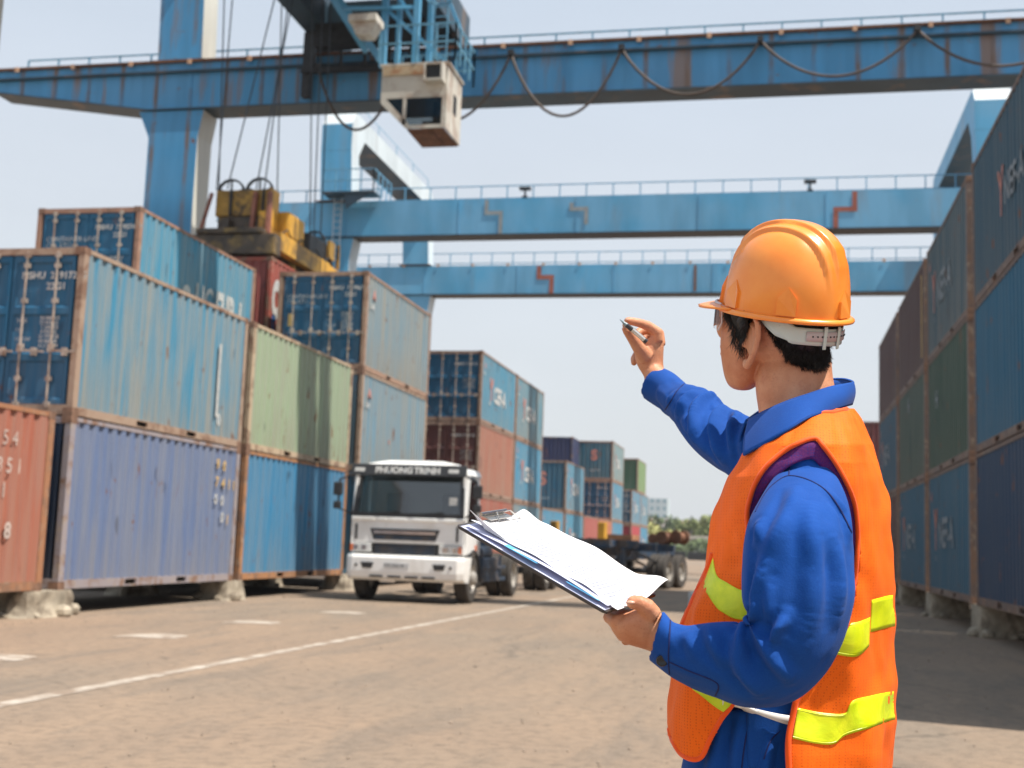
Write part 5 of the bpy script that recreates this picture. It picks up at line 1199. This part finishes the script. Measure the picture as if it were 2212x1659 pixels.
for i in range(12):
    a = 146 + i * 5.0; c = sp(a, -.010, .0052); d = (c - HL(-.012, 0, -.010)).normalized(); b.cyl(c, c + d * .0008, .0014, 8)
o = b.build('strap_holes', M_BTN, s2); o['kind'] = 'stuff'
# safety glasses
g = NM('clear_lens'); tn = g.n('ShaderNodeBsdfTransparent'); tn.inputs[0].default_value = (.90, .92, .93, 1); gl = g.n('ShaderNodeBsdfGlossy'); gl.inputs['Roughness'].default_value = .05
fr = g.n('ShaderNodeFresnel'); fr.inputs[0].default_value = 1.6; ms = g.n('ShaderNodeMixShader'); g.l(fr.outputs[0], ms.inputs[0]); g.l(tn.outputs[0], ms.inputs[1]); g.l(gl.outputs[0], ms.inputs[2]); g.l(ms.outputs[0], g.out.inputs[0]); M_LENS = g.m
M_LENSF = plain('clear_plastic_frame', (.62, .52, .50), .25, .05, 20)
b = MB(MO); b.grid(lambda x, y: HL(.045 + .060 * math.cos((x - .5) * 2.5), .074 * math.sin((x - .5) * 2.5), -.022 + .042 * y), 40, 6); gls = b.build('glasses', M_LENS, man, smooth=True)
b = MB(MO); b.tube([HL(.045 + .060 * math.cos((x / 30 - .5) * 2.5), .074 * math.sin((x / 30 - .5) * 2.5), .021) for x in range(31)], .002, 6)
b.build('glasses_frame', M_LENSF, gls)
for s in (1, -1): MB(MO).tube([HL(.062, s * .071, .018), HL(.045, s * .0765, .016), HL(.01, s * .079, .018), HL(-.02, s * .080, .012)], .0024, 6).tube([HL(.062, s * .071, .018), HL(.058, s * .0725, -.01), HL(.066, s * .069, -.022)], .0018, 6).build('temple_arm', M_LENSF, gls)

# ---- torso outlines (vest): photo row, left, right, depth radius
TV = [(872, 1712, 1826, .055), (884, 1690, 1834, .085), (905, 1664, 1850, .125), (930, 1642, 1866, .155), (961, 1620, 1884, .180), (1000, 1598, 1896, .192), (1031, 1577, 1902, .194), (1078, 1560, 1908, .192), (1128, 1547, 1912, .188), (1171, 1539, 1915, .184), (1220, 1528, 1919, .180), (1270, 1510, 1923, .177), (1318, 1486, 1925, .175), (1400, 1463, 1926, .172), (1470, 1452, 1926, .170), (1562, 1441, 1924, .170), (1620, 1444, 1918, .172), (1700, 1450, 1914, .175), (1800, 1456, 1912, .178)]
def tab(v, k):
    n = len(TV); i = 0
    while i < n - 2 and TV[i + 1][0] < v: i += 1
    p1, p2 = TV[i], TV[i + 1]; t = min(1, max(0, (v - p1[0]) / (p2[0] - p1[0]))); return p1[k] + (p2[k] - p1[k]) * t
WC = 1.905
def torso(th, v, inset=0.0, warp=0.0):
    """inset in metres; th: 0 = right outline (his back), pi/2 nearest the camera, pi = left outline (his chest)"""
    L0, R0, d = tab(v, 1), tab(v, 2), tab(v, 3); c = (L0 + R0) / 2; h = (R0 - L0) / 2 - inset * 1400; d = d - inset; e = .84
    ct, st_ = math.cos(th), math.sin(th); x = math.copysign(abs(ct) ** e, ct); y = math.copysign(abs(st_) ** e, st_)
    tilt = -.10 * (1 - abs(ct)) * 0
    return P(c + h * x, v, WC - d * y - warp)
def fold_v(th, v):
    p = Vector((math.cos(th) * 1.2, math.sin(th) * 1.2, v * .0042)); f = noise.noise(p * 1.6 + Vector((3, 1, 7))) * .010 + noise.noise(p * 4.1) * .004
    q = math.sin(th * 7 + v * .006 + 2.5 * noise.noise(Vector((math.cos(th), math.sin(th), v * .004)))) * .0045 * min(1, max(0, (v - 1080) / 250)); return f + q
# shirt: torso and two sleeves in one surface
S_ = MB(MO); rr = []
for v in (892, 905, 930, 961, 1000, 1031, 1078, 1128, 1171, 1220, 1270, 1318, 1400, 1470, 1530, 1600, 1660):
    ring = []
    for i in range(48):
        th = 2 * math.pi * i / 48; L_in = .013 + (.030 if v > 1240 and abs(th - math.pi) < 1.25 else .010 if v > 1240 else 0) * min(1, (v - 1240) / 120 if v > 1240 else 0)
        ring.append(torso(th, v, L_in + .004 * noise.noise(Vector((math.cos(th) * 2, math.sin(th) * 2, v * .02)))))
    rr.append(ring)
S_.rings(catmull(rr, 3))
def wrinkle(rings_, amp, fx, fy, seed, rot=.5):
    out = []; k = len(rings_)
    for i, r in enumerate(rings_):
        c = sum(r, Vector()) / len(r); m_ = len(r); o = []
        for j, p in enumerate(r):
            a = 2 * math.pi * j / m_; q = Vector((math.cos(a) * fx, math.sin(a) * fx, i * fy + a * rot + seed)); n = noise.noise(q); n2 = noise.noise(q * 2.3)
            o.append(p + (p - c).normalized() * (amp * n + amp * .45 * n2 - amp * .6 * (1 - min(1, abs(n) * 6)) ** 2))
        out.append(o)
    return out
LS = [((1700, 1010), (1785, 1006), 1.77, .035), ((1672, 1030), (1806, 1030), 1.73, .055), ((1640, 1082), (1830, 1085), 1.682, .072), ((1612, 1140), (1843, 1150), 1.65, .080), ((1604, 1220), (1847, 1230), 1.635, .080), ((1604, 1290), (1849, 1298), 1.625, .081), ((1612, 1325), (1824, 1384), 1.62, .080), ((1624, 1338), (1786, 1454), 1.62, .078), ((1628, 1340), (1735, 1505), 1.622, .072), ((1612, 1341), (1680, 1528), 1.626, .066), ((1585, 1341), (1620, 1530), 1.632, .062), ((1535, 1344), (1552, 1512), 1.645, .056), ((1488, 1350), (1492, 1488), 1.66, .050), ((1455, 1345), (1450, 1462), 1.672, .046), ((1447, 1336), (1440, 1456), 1.676, .046), ((1431, 1317), (1400, 1424), 1.686, .040)]
ra = [ringsec(a, b_, w, d, 40) for a, b_, w, d in LS]; core = catmull(ra, 4); body_r = wrinkle(core[:-8], .0035, 1.0, .08, 3.1, .6) + core[-8:]
c0 = sum(ra[-1], Vector()) / 40; inn = [[c0 + (p - c0) * .86 for p in ra[-1]], [c0 + (p - c0) * .80 + (sum(ra[-2], Vector()) / 40 - c0) * 1.2 for p in ra[-1]]]
S_.rings(body_r + inn)
FS = [((1700, 930), (1660, 1075), 2.00, .06), ((1650, 912), (1612, 1052), 2.04, .066), ((1619, 899), (1577, 1029), 2.08, .064), ((1596, 889), (1540, 1006), 2.12, .060), ((1572, 878), (1504, 977), 2.17, .056), ((1550, 862), (1478, 946), 2.21, .052), ((1530, 848), (1456, 915), 2.25, .048), ((1500, 842), (1440, 897), 2.29, .044), ((1479, 826), (1427, 884), 2.32, .041), ((1458, 808), (1408, 872), 2.345, .040), ((1436, 797), (1390, 860), 2.36, .038)]
ra = limb(FS, 40); core = catmull(ra, 4); body_r = wrinkle(core[:-9], .0045, 1.0, .10, 8.7, -.8) + core[-9:]
c0 = sum(ra[-1], Vector()) / 40; inn = [[c0 + (p - c0) * .86 for p in ra[-1]], [c0 + (p - c0) * .80 + (sum(ra[-2], Vector()) / 40 - c0) * 1.2 for p in ra[-1]]]
S_.rings(body_r + inn)
def displace_folds(o, bv, folds, org=MO, samples=5):
    """push cloth out along fold lines (u, v lists) with a shallow trough beside each"""
    from mathutils.kdtree import KDTree
    me = o.data; nrm = [v.normal.copy() for v in me.vertices]; kd = KDTree(len(me.vertices))
    for v in me.vertices: kd.insert(v.co, v.index)
    kd.balance(); D = {}
    for pts, A, sg in folds:
        path = [snap(bv, u, v, 0) - org for u, v in polyline(pts)]; n = len(path); near = {}
        fine = []
        for a, b_ in zip(path, path[1:]):
            k = max(1, int((b_ - a).length / (sg * .35)))
            for q in range(k): fine.append(a.lerp(b_, q / k))
        n = len(fine)
        for i, p in enumerate(fine):
            tp = math.sin(math.pi * (i + .5) / n) ** .6; tg = (fine[min(i + 1, n - 1)] - fine[max(i - 1, 0)]).normalized()
            for co, idx, d in kd.find_range(p, sg * 3.2):
                if idx not in near or d < near[idx][0]:
                    sd = tg.cross(nrm[idx]).dot(co - p); near[idx] = (d, tp, sd)
        for idx, (d, tp, sd) in near.items():
            x = d / sg; g_ = math.exp(-x * x) - .55 * math.exp(-((x - 1.55) / .75) ** 2) * (1 if sd > 0 else .35); D[idx] = D.get(idx, 0) + A * 1.35 * tp * g_
    for idx, a in D.items(): me.vertices[idx].co += nrm[idx] * a
    me.update()
shirt = remesh(S_, 'shirt', .0034, 3, M_SHIRT, man); bvS = bvh_of(shirt)
displace_folds(shirt, bvS, [
    ([(1622, 1338), (1640, 1375), (1668, 1420), (1715, 1475)], .010, .011), ([(1604, 1352), (1594, 1400), (1604, 1450), (1650, 1505)], .009, .011),
    ([(1700, 1330), (1680, 1360), (1668, 1400)], .006, .009), ([(1650, 1225), (1634, 1280), (1626, 1325)], .008, .010),
    ([(1720, 1050), (1700, 1115), (1664, 1180), (1640, 1250)], .006, .012), ([(1800, 1150), (1815, 1250), (1812, 1340)], .006, .014),
    ([(1745, 1080), (1762, 1200), (1752, 1330), (1722, 1410)], .006, .016), ([(1530, 1352), (1545, 1400), (1585, 1455)], .005, .009), ([(1618, 1336), (1632, 1352), (1650, 1380), (1672, 1412)], .007, .006), ([(1604, 1345), (1600, 1375), (1606, 1410)], .006, .006), ([(1690, 1345), (1678, 1362), (1672, 1390)], .005, .006), ([(1640, 1300), (1632, 1322), (1624, 1338)], .006, .006),
    ([(1640, 1130), (1634, 1180)], .005, .008), ([(1790, 1060), (1824, 1110), (1838, 1180)], .005, .009), ([(1480, 1372), (1500, 1420)], .003, .008), ([(1668, 1262), (1658, 1300), (1662, 1340)], .005, .008),
    ([(1500, 848), (1478, 870), (1462, 902)], .010, .012), ([(1536, 856), (1512, 872), (1500, 905), (1505, 950)], .013, .011), ([(1585, 885), (1548, 862), (1520, 868)], .012, .010),
    ([(1562, 880), (1545, 915), (1546, 960), (1560, 995)], .012, .011), ([(1592, 895), (1580, 930), (1586, 980)], .010, .010), ([(1612, 915), (1606, 960), (1614, 1000)], .008, .010), ([(1470, 900), (1492, 935), (1530, 985)], .006, .011), ([(1455, 850), (1440, 872)], .004, .009)])
bvS = bvh_of(shirt)
def seam(bv, pts, r=.0011, name='seam', mat=M_NAVY, parent=None, off=.0004):
    q = [snap(bv, u, v, off) for u, v in polyline(pts)]; return MB(MO).tube(q, r, 6).build(name, mat, parent)
seam(bvS, [(1448, 1340), (1446, 1380), (1444, 1420), (1446, 1456)], parent=shirt); seam(bvS, [(1446, 1430), (1490, 1450), (1540, 1470), (1552, 1484), (1545, 1503)], parent=shirt)
seam(bvS, [(1478, 829), (1462, 845), (1448, 868), (1436, 886)], parent=shirt, r=.0012); seam(bvS, [(1632, 1105), (1650, 1070), (1672, 1045), (1703, 1028), (1745, 1036), (1785, 1060), (1815, 1100), (1840, 1150)], parent=shirt); seam(bvS, [(1704, 1028), (1706, 1005)], parent=shirt)
c = snap(bvS, 1430, 1427, .0005); d = (CAM - c).normalized(); bt = MB(MO).lathe([(.0001, .0042), (.0045, .0042), (.0056, .0050), (.0072, .0048), (.0078, .003), (.0078, 0)], c, (d + CU * -.1).normalized(), 24).build('button', M_BTN, shirt, smooth=True, fix=True)
mesh_out = polyline([(1616, 1150), (1616, 1105), (1634, 1045), (1658, 1008), (1704, 972), (1757, 952), (1780, 970), (1816, 1022), (1844, 1088), (1850, 1161), (1846, 1240)])
mesh_in = polyline([(1622, 1150), (1628, 1110), (1652, 1058), (1678, 1030), (1712, 1004), (1750, 992), (1768, 1004), (1796, 1044), (1822, 1100), (1832, 1165), (1834, 1238)])
def arm_mesh(x, y):
    i = int(round(x * (len(mesh_out) - 1))); a, b_ = mesh_out[i], mesh_in[i]; u, v = a[0] + (b_[0] - a[0]) * y, a[1] + (b_[1] - a[1]) * y; return snap(bvV, u, v, -.004 - .007 * y)
# collar
TOPC = [(1618, 906, 1.87), (1650, 889, 1.84), (1700, 867, 1.822), (1750, 850, 1.828), (1795, 835, 1.855), (1830, 828, 1.90), (1842, 824, 1.95), (1822, 818, 2.00), (1790, 820, 2.03), (1740, 835, 2.045), (1680, 862, 2.04), (1640, 888, 2.01), (1612, 908, 1.97)]
BOTC = [(1606, 984, 1.80), (1655, 958, 1.765), (1705, 928, 1.755), (1748, 903, 1.775), (1790, 890, 1.815), (1826, 878, 1.88), (1840, 873, 1.95), (1826, 868, 2.03), (1790, 872, 2.075), (1740, 885, 2.10), (1680, 905, 2.09), (1640, 930, 2.05), (1598, 962, 1.98)]
tc_ = catmull([P(*p) for p in TOPC], 6); bc_ = catmull([P(*p) for p in BOTC], 6); n = len(tc_)
def colr(x, y):
    i = min(n - 1, int(round(x * (n - 1)))); t, b_ = tc_[i], bc_[i]; bul = math.sin(y * math.pi) * .004
    return t.lerp(b_, y) + (t - P(1715, 850, 1.935)).normalized() * bul
b = MB(MO); b.grid(colr, n - 1, 10); collar = b.build('collar', M_SHIRT, shirt, smooth=True); md = collar.modifiers.new('s', 'SOLIDIFY'); md.thickness = .0035; md.offset = 0
inner = MB(MO); inner.grid(lambda x, y: tc_[min(n - 1, int(round(x * (n - 1))))].lerp(P(1715, 905, 1.93), y * .36) - CU * (.045 * y), n - 1, 6); o = inner.build('collar_stand', M_SHIRT, shirt, smooth=True); md = o.modifiers.new('s', 'SOLIDIFY'); md.thickness = .003
seam(bvh_of(collar), [(1622, 975), (1660, 952), (1706, 923), (1748, 898), (1790, 884), (1826, 872)], .0008, parent=collar, off=.0018); seam(bvh_of(collar), [(1627, 912), (1621, 945), (1617, 972)], .0008, parent=collar, off=.0018)
# trousers and shoes
T_ = MB(MO); rr = []
for v, l, r_, d in ((1530, 1500, 1895, .150), (1580, 1488, 1892, .155), (1640, 1474, 1890, .160), (1700, 1470, 1890, .165), (1800, 1485, 1890, .168), (1850, 1510, 1880, .165)):
    rr.append(ringsec((l, v), (r_, v), 1.905, d, 40, .88))
T_.rings(wrinkle(catmull(rr, 4), .004, 1.5, .15, 2))
for s in (1, -1):
    h0 = hipc + Fh * (-.09 * s)
    T_.tube([h0 + Zw * .02, h0 - Zw * .12, Vector((h0.x, h0.y, .60)), Vector((h0.x, h0.y, .44)) - Rh * .012, Vector((h0.x, h0.y, .25)) + Rh * .01, Vector((h0.x, h0.y, .07)) + Rh * .012], [.115, .112, .098, .088, .082, .084], 24)
trousers = remesh(T_, 'trousers', .0045, 2, M_SHIRT, man); bvT = bvh_of(trousers)
displace_folds(trousers, bvT, [([(1600, 1550), (1590, 1610), (1586, 1690)], .006, .009), ([(1665, 1590), (1654, 1650), (1650, 1720)], .007, .010), ([(1560, 1560), (1545, 1620), (1530, 1700)], .006, .012)])
bvT = bvh_of(trousers)
seam(bvT, [(1622, 1545), (1610, 1600), (1602, 1660)], parent=trousers); seam(bvT, [(1690, 1575), (1665, 1600), (1650, 1640)], parent=trousers)
b = MB(MO); up_ = polyline([(1560, 1505), (1600, 1521), (1650, 1535), (1710, 1546), (1780, 1550), (1840, 1548)]); lo_ = polyline([(1560, 1522), (1600, 1529), (1650, 1548), (1706, 1566), (1780, 1573), (1840, 1570)]); n_ = len(up_)
b.grid(lambda x, y: (lambda i: snap(bvT, up_[i][0], up_[i][1], .009).lerp(snap(bvT, lo_[i][0], lo_[i][1], .009), y))(int(round(x * (n_ - 1)))), n_ - 1, 2); o = b.build('belt', M_BELT, trousers, smooth=True); md = o.modifiers.new('s', 'SOLIDIFY'); md.thickness = .003
for s in (1, -1):
    h0 = hipc + Fh * (-.09 * s); c = Vector((h0.x, h0.y, 0)); rr = []
    for x, w, h in ((.075, .030, .085), (.05, .042, .11), (0, .044, .115), (-.06, .045, .09), (-.12, .050, .065), (-.17, .046, .055), (-.205, .028, .04)):
        rr.append([c + Rh * x + Fh * (w * math.cos(t)) + Zw * max(.0, h / 2 + h / 2 * math.sin(t)) for t in [2 * math.pi * i / 20 for i in range(20)]])
    MB(MO).rings(catmull(rr, 3)).build('shoe', M_PLAS, man, smooth=True, fix=True)

# ---- vest
ARM = [(1617, 1171), (1614, 1111), (1620, 1078), (1632, 1044), (1657, 1006), (1704, 968), (1757, 947), (1780, 966), (1817, 1020), (1846, 1088), (1854, 1161), (1850, 1228), (1844, 1271), (1830, 1330), (1800, 1400), (1751, 1483), (1721, 1508), (1713, 1535), (1702, 1589), (1704, 1660), (1708, 1840), (1499, 1840), (1499, 1641), (1518, 1632), (1534, 1597), (1558, 1554), (1583, 1521), (1606, 1480), (1620, 1400), (1617, 1300)]
HEM = [(1380, 1588), (1446, 1589), (1450, 1597), (1472, 1629), (1499, 1641), (1499, 1840), (1380, 1840)]
NV, NT = 300, 260
def vest_pt(x, y): 
    th = -.0 + 2 * math.pi * x; v = 884 + (1800 - 884) * y; return torso(th, v, -.002, 0) + (torso(th, v, -.002) - torso(th, v, .02)).normalized() * fold_v(th, v)
def uv_of(x, y):
    th = 2 * math.pi * x; v = 884 + 916 * y; L0, R0 = tab(v, 1), tab(v, 2); c = (L0 + R0) / 2; h = (R0 - L0) / 2 + 3; ct = math.cos(th); return c + h * math.copysign(abs(ct) ** .84, ct), v
def keep(x, y):
    u, v = uv_of(x, y)
    if x < .5: return not (poly_in(ARM, u, v) or poly_in(HEM, u, v) or (u < 1715 and v < 905 - .0 and u + v < 2590))
    if 1600 < u < 1850 and v < 1180 and v > 930: return False
    if x < .56: return not poly_in(HEM, u, v)
    if v > 1560 and u < 1700: return False
    if x < .66 and v > 1120: return False
    return True
full = MB(MO); full.grid(vest_pt, NT, NV); tmp = full.build('tmp', None); bvV = bvh_of(tmp); bpy.data.objects.remove(tmp)
vm_ = MB(MO); vm_.grid(vest_pt, NT, NV, keep); vest = vm_.build('safety_vest', M_VEST, man, smooth=True); md = vest.modifiers.new('s', 'SOLIDIFY'); md.thickness = .0015; md.offset = 1
def trim(pts, r=.0036, name='binding', off=.001): return MB(MO).tube([snap(bvV, u, v, off) for u, v in polyline(pts)], r, 8).build(name, M_BIND, vest, smooth=True)
M_PURP = cloth('shaded_mesh_over_blue', (.085, .012, .12), .35, (.30, .05, .10), .8, .02, dots=(.01, .03, .20))  # blue shirt through orange mesh, its shadow put into the dark purple
AM = MB(MO); AM.grid(arm_mesh, len(mesh_out) - 1, 5)
o = AM.build('shaded_armhole_mesh', M_PURP, vest, smooth=True); md = o.modifiers.new('s', 'SOLIDIFY'); md.thickness = .001
trim([(1617, 1210), (1617, 1171), (1614, 1111), (1620, 1078), (1632, 1044), (1657, 1006), (1704, 968), (1757, 947), (1780, 966), (1817, 1020), (1846, 1088), (1853, 1161), (1849, 1228), (1843, 1271), (1830, 1330)])
trim([(1760, 1470), (1735, 1496), (1721, 1512), (1713, 1545), (1703, 1600), (1704, 1660), (1708, 1720)], .0045)
trim([(1590, 1510), (1575, 1532), (1558, 1554), (1534, 1597), (1518, 1632), (1499, 1641), (1472, 1630), (1452, 1599), (1445, 1575)], .0036)
trim([(1700, 930), (1734, 906), (1770, 893), (1800, 891), (1829, 884)], .0038)
trim([(1540, 1196), (1532, 1222), (1517, 1255), (1500, 1290), (1489, 1318), (1476, 1350)], .005)
trim([(1704, 968), (1690, 965), (1683, 978)], .001)
def vsnap(u, v, off):
    d = (P(u, v, 1) - CAM).normalized(); h = bvV.ray_cast(CAM, d)
    return h[0] - d * off if h[0] is not None else torso(-.15 if u > 1700 else math.pi, v, -.003 - off)
def band(up, lo, parent=None, off=.0028, wf=0):
    U, L_ = polyline(up), polyline(lo); n = min(len(U), len(L_)); 
    f = lambda i, L2: L2[int(round(i / (n - 1) * (len(L2) - 1)))]
    g_ = lambda x, y: (lambda i: vsnap(f(i, U)[0] + (f(i, L_)[0] - f(i, U)[0]) * y, f(i, U)[1] + (f(i, L_)[1] - f(i, U)[1]) * y, off))(int(round(x * (n - 1))))
    o = MB(MO).grid(g_, n - 1, 8).build('reflective_band', M_TAPE, vest, smooth=True); md = o.modifiers.new('s', 'SOLIDIFY'); md.thickness = .0012
    for L2, s_ in ((U, .06), (L_, .94)):
        MB(MO).tube([vsnap(f(i, U)[0] + (f(i, L_)[0] - f(i, U)[0]) * s_, f(i, U)[1] + (f(i, L_)[1] - f(i, U)[1]) * s_, off + .0012) for i in range(n)], .0007, 4).build('stitching', M_TAPE, o)
band([(1541, 1206), (1549, 1243), (1570, 1258), (1597, 1273), (1625, 1280)], [(1519, 1268), (1547, 1311), (1565, 1325), (1590, 1337), (1640, 1342)])
band([(1838, 1346), (1858, 1342), (1878, 1333)], [(1800, 1412), (1848, 1418), (1876, 1396)])
band([(1882, 1296), (1900, 1291), (1921, 1286), (1935, 1285)], [(1879, 1365), (1900, 1360), (1921, 1354), (1935, 1352)])
band([(1723, 1529), (1780, 1540), (1826, 1540), (1841, 1514), (1880, 1503), (1921, 1494), (1938, 1492)], [(1712, 1595), (1760, 1606), (1800, 1607), (1825, 1589), (1880, 1572), (1920, 1557), (1938, 1554)])
band([(1475, 1472), (1520, 1496), (1560, 1512), (1583, 1520)], [(1500, 1490), (1530, 1515), (1550, 1530), (1563, 1538)])

# ---- clipboard
A_, B_, C_ = P(985, 1133, 1.86), P(1309, 1322, 1.645), P(1420, 1283, 1.80); D_ = A_ + C_ - B_; bn = (B_ - A_).cross(C_ - B_).normalized()
if bn.dot(Zw) < 0: bn = -bn
CO = (A_ + B_ + C_ + D_) / 4
cb = thing('clipboard', 'dark clipboard with curling white papers held low in the left hand of the man', 'clipboard', CO)
def bp_(s, t, h=0): return A_.lerp(B_, s) + (C_ - B_) * t + bn * h
def cu(v_, a, b_): q = min(1, max(0, (v_ - a) / (b_ - a))); return q * q * (3 - 2 * q)
MB(CO).prism([bp_(.0, .03), bp_(.02, 0), bp_(.98, 0), bp_(1, .03), bp_(1, .97), bp_(.98, 1), bp_(.02, 1), bp_(0, .97)], bn * -.004).build('board', M_BOARD, cb, fix=True, bevel=.0008)
def sheet(name, mat, hf_, s0, s1, t0, t1, n=40):
    o = MB(CO).grid(lambda x, y: bp_(s0 + (s1 - s0) * x, t0 + (t1 - t0) * y, hf_(x, y)), n, n).build(name, mat, cb, smooth=True); md = o.modifiers.new('s', 'SOLIDIFY'); md.thickness = .0004; return o
low = sheet('lower_sheet', M_PAPER2, lambda x, y: .0012 + .003 * cu(y, .0, .3) * math.sin(x * 3) ** 2, .03, .99, .004, .97)
mid_ = sheet('middle_sheet', M_PAPER2, lambda x, y: .003 + .006 * cu(1 - y, .7, 1) * math.sin(x * 2.6) ** 2 + .002, .05, .99, .035, .98)
def toph(x, y):
    h = .006 + .010 * math.sin(math.pi * min(1, x * 1.02)) * cu(y, .3, 1) + .012 * cu(1 - y, .82, 1) * (1 - cu(x, .75, .95)) * .5
    h += .020 * cu(x, .80, 1) * cu(y, .55, 1) + .012 * cu(1 - x, .85, 1) * cu(y, .7, 1) + .0015 * math.sin(x * 17 + y * 5); return h
topS = sheet('top_sheet', M_PAPER, toph, .05, 1.03, .10, 1.02)
flap = MB(CO).grid(lambda x, y: P(1045 + 100 * x - 32 * (1 - x) * y ** 1.4, 1147 + 58 * x - 42 * (1 - x) ** 1.5 * y ** 1.2, 1.845 - .055 * x) + bn * .003, 24, 14).build('curled_corner', M_PAPER, cb, smooth=True); md = flap.modifiers.new('s', 'SOLIDIFY'); md.thickness = .0004
rnd = random.Random(11); b = MB(CO)
for i in range(34):
    x = .16 + i * .0245
    if rnd.random() < .16: continue
    y0 = rnd.uniform(.10, .2); y1 = rnd.uniform(.55, .92); n_ = 14
    for k in range(n_):
        ya, yb = y0 + (y1 - y0) * k / n_, y0 + (y1 - y0) * (k + 1.0) / n_
        q = [(.05 + .98 * xx, .10 + .92 * yy, toph(xx, yy) + .0008) for xx, yy in ((x, ya), (x + .0075, ya), (x + .0075, yb), (x, yb))]; b.add([bp_(*p) for p in q], [(0, 1, 2, 3)])
o = b.build('printed_text', M_INK, topS); o['kind'] = 'stuff'
MB(CO).grid(lambda x, y: bp_(.33 + .22 * x, .015 + .075 * y, .0085 + .001 * x), 6, 3).build('blue_chart', M_BLUEP, cb); MB(CO).grid(lambda x, y: bp_(.74 + .2 * x, .02 + .03 * y, .0075), 6, 3).build('blue_chart', M_BLUEP, cb)
cl = MB(CO).tube([bp_(.03, .30, .016), bp_(.03, .74, .016)], .0028, 8).bar(bp_(.055, .34, .012), bp_(.055, .72, .012), .02, .0015, bn)
cl.build('clip', M_CHROME, cb); MB(CO).tube([bp_(.12, .80, .012), bp_(.06, .72, .020), bp_(.06, .50, .020), bp_(.12, .42, .012), bp_(.12, .80, .012)], .0012, 6).build('clip_wire', M_CHROME, cb)
# ---- pen
pa, pb = P(1339, 690, 2.292), P(1397, 739, 2.292); pd = (pb - pa).normalized()
pen = thing('pen', 'silver ballpoint pen pinched in the raised right hand of the man', 'pen', pa)
MB(pa).lathe([(.0006, 0), (.0022, .008), (.0042, .016), (.0042, .0161)], pa, pd, 14).build('tip', plain('grey_blue_tip', (.20, .28, .30), .3, .1, 30), pen, smooth=True, fix=True)
ln = (pb - pa).length
MB(pa).cyl(pa + pd * .016, pa + pd * .030, .0045, 14).build('grip', M_PEND, pen, smooth=False); MB(pa).cyl(pa + pd * .030, pb - pd * .006, .0043, 14).build('barrel', M_PENM, pen); MB(pa).cyl(pb - pd * .006, pb, .0047, 14).build('cap_end', M_PEND, pen)
MB(pa).bar(pb - pd * .03 + CU * .006, pb - pd * .003 + CU * .006, .002, .0015).build('pocket_clip', M_PENM, pen)

# ---------------------------------------------------------------- haze
hz = MB().box((-480, -60, -1.2), (330, 640, 34)).build('haze', None); hz['kind'] = 'stuff'
hm_ = bpy.data.materials.new('haze_air'); hm_.use_nodes = True; t_ = hm_.node_tree; t_.nodes.clear()
o_ = t_.nodes.new('ShaderNodeOutputMaterial'); pv = t_.nodes.new('ShaderNodeVolumePrincipled'); pv.inputs['Color'].default_value = (.86, .90, .95, 1); pv.inputs['Density'].default_value = .0003; pv.inputs['Anisotropy'].default_value = .2
t_.links.new(pv.outputs[0], o_.inputs['Volume']); hz.data.materials.append(hm_)
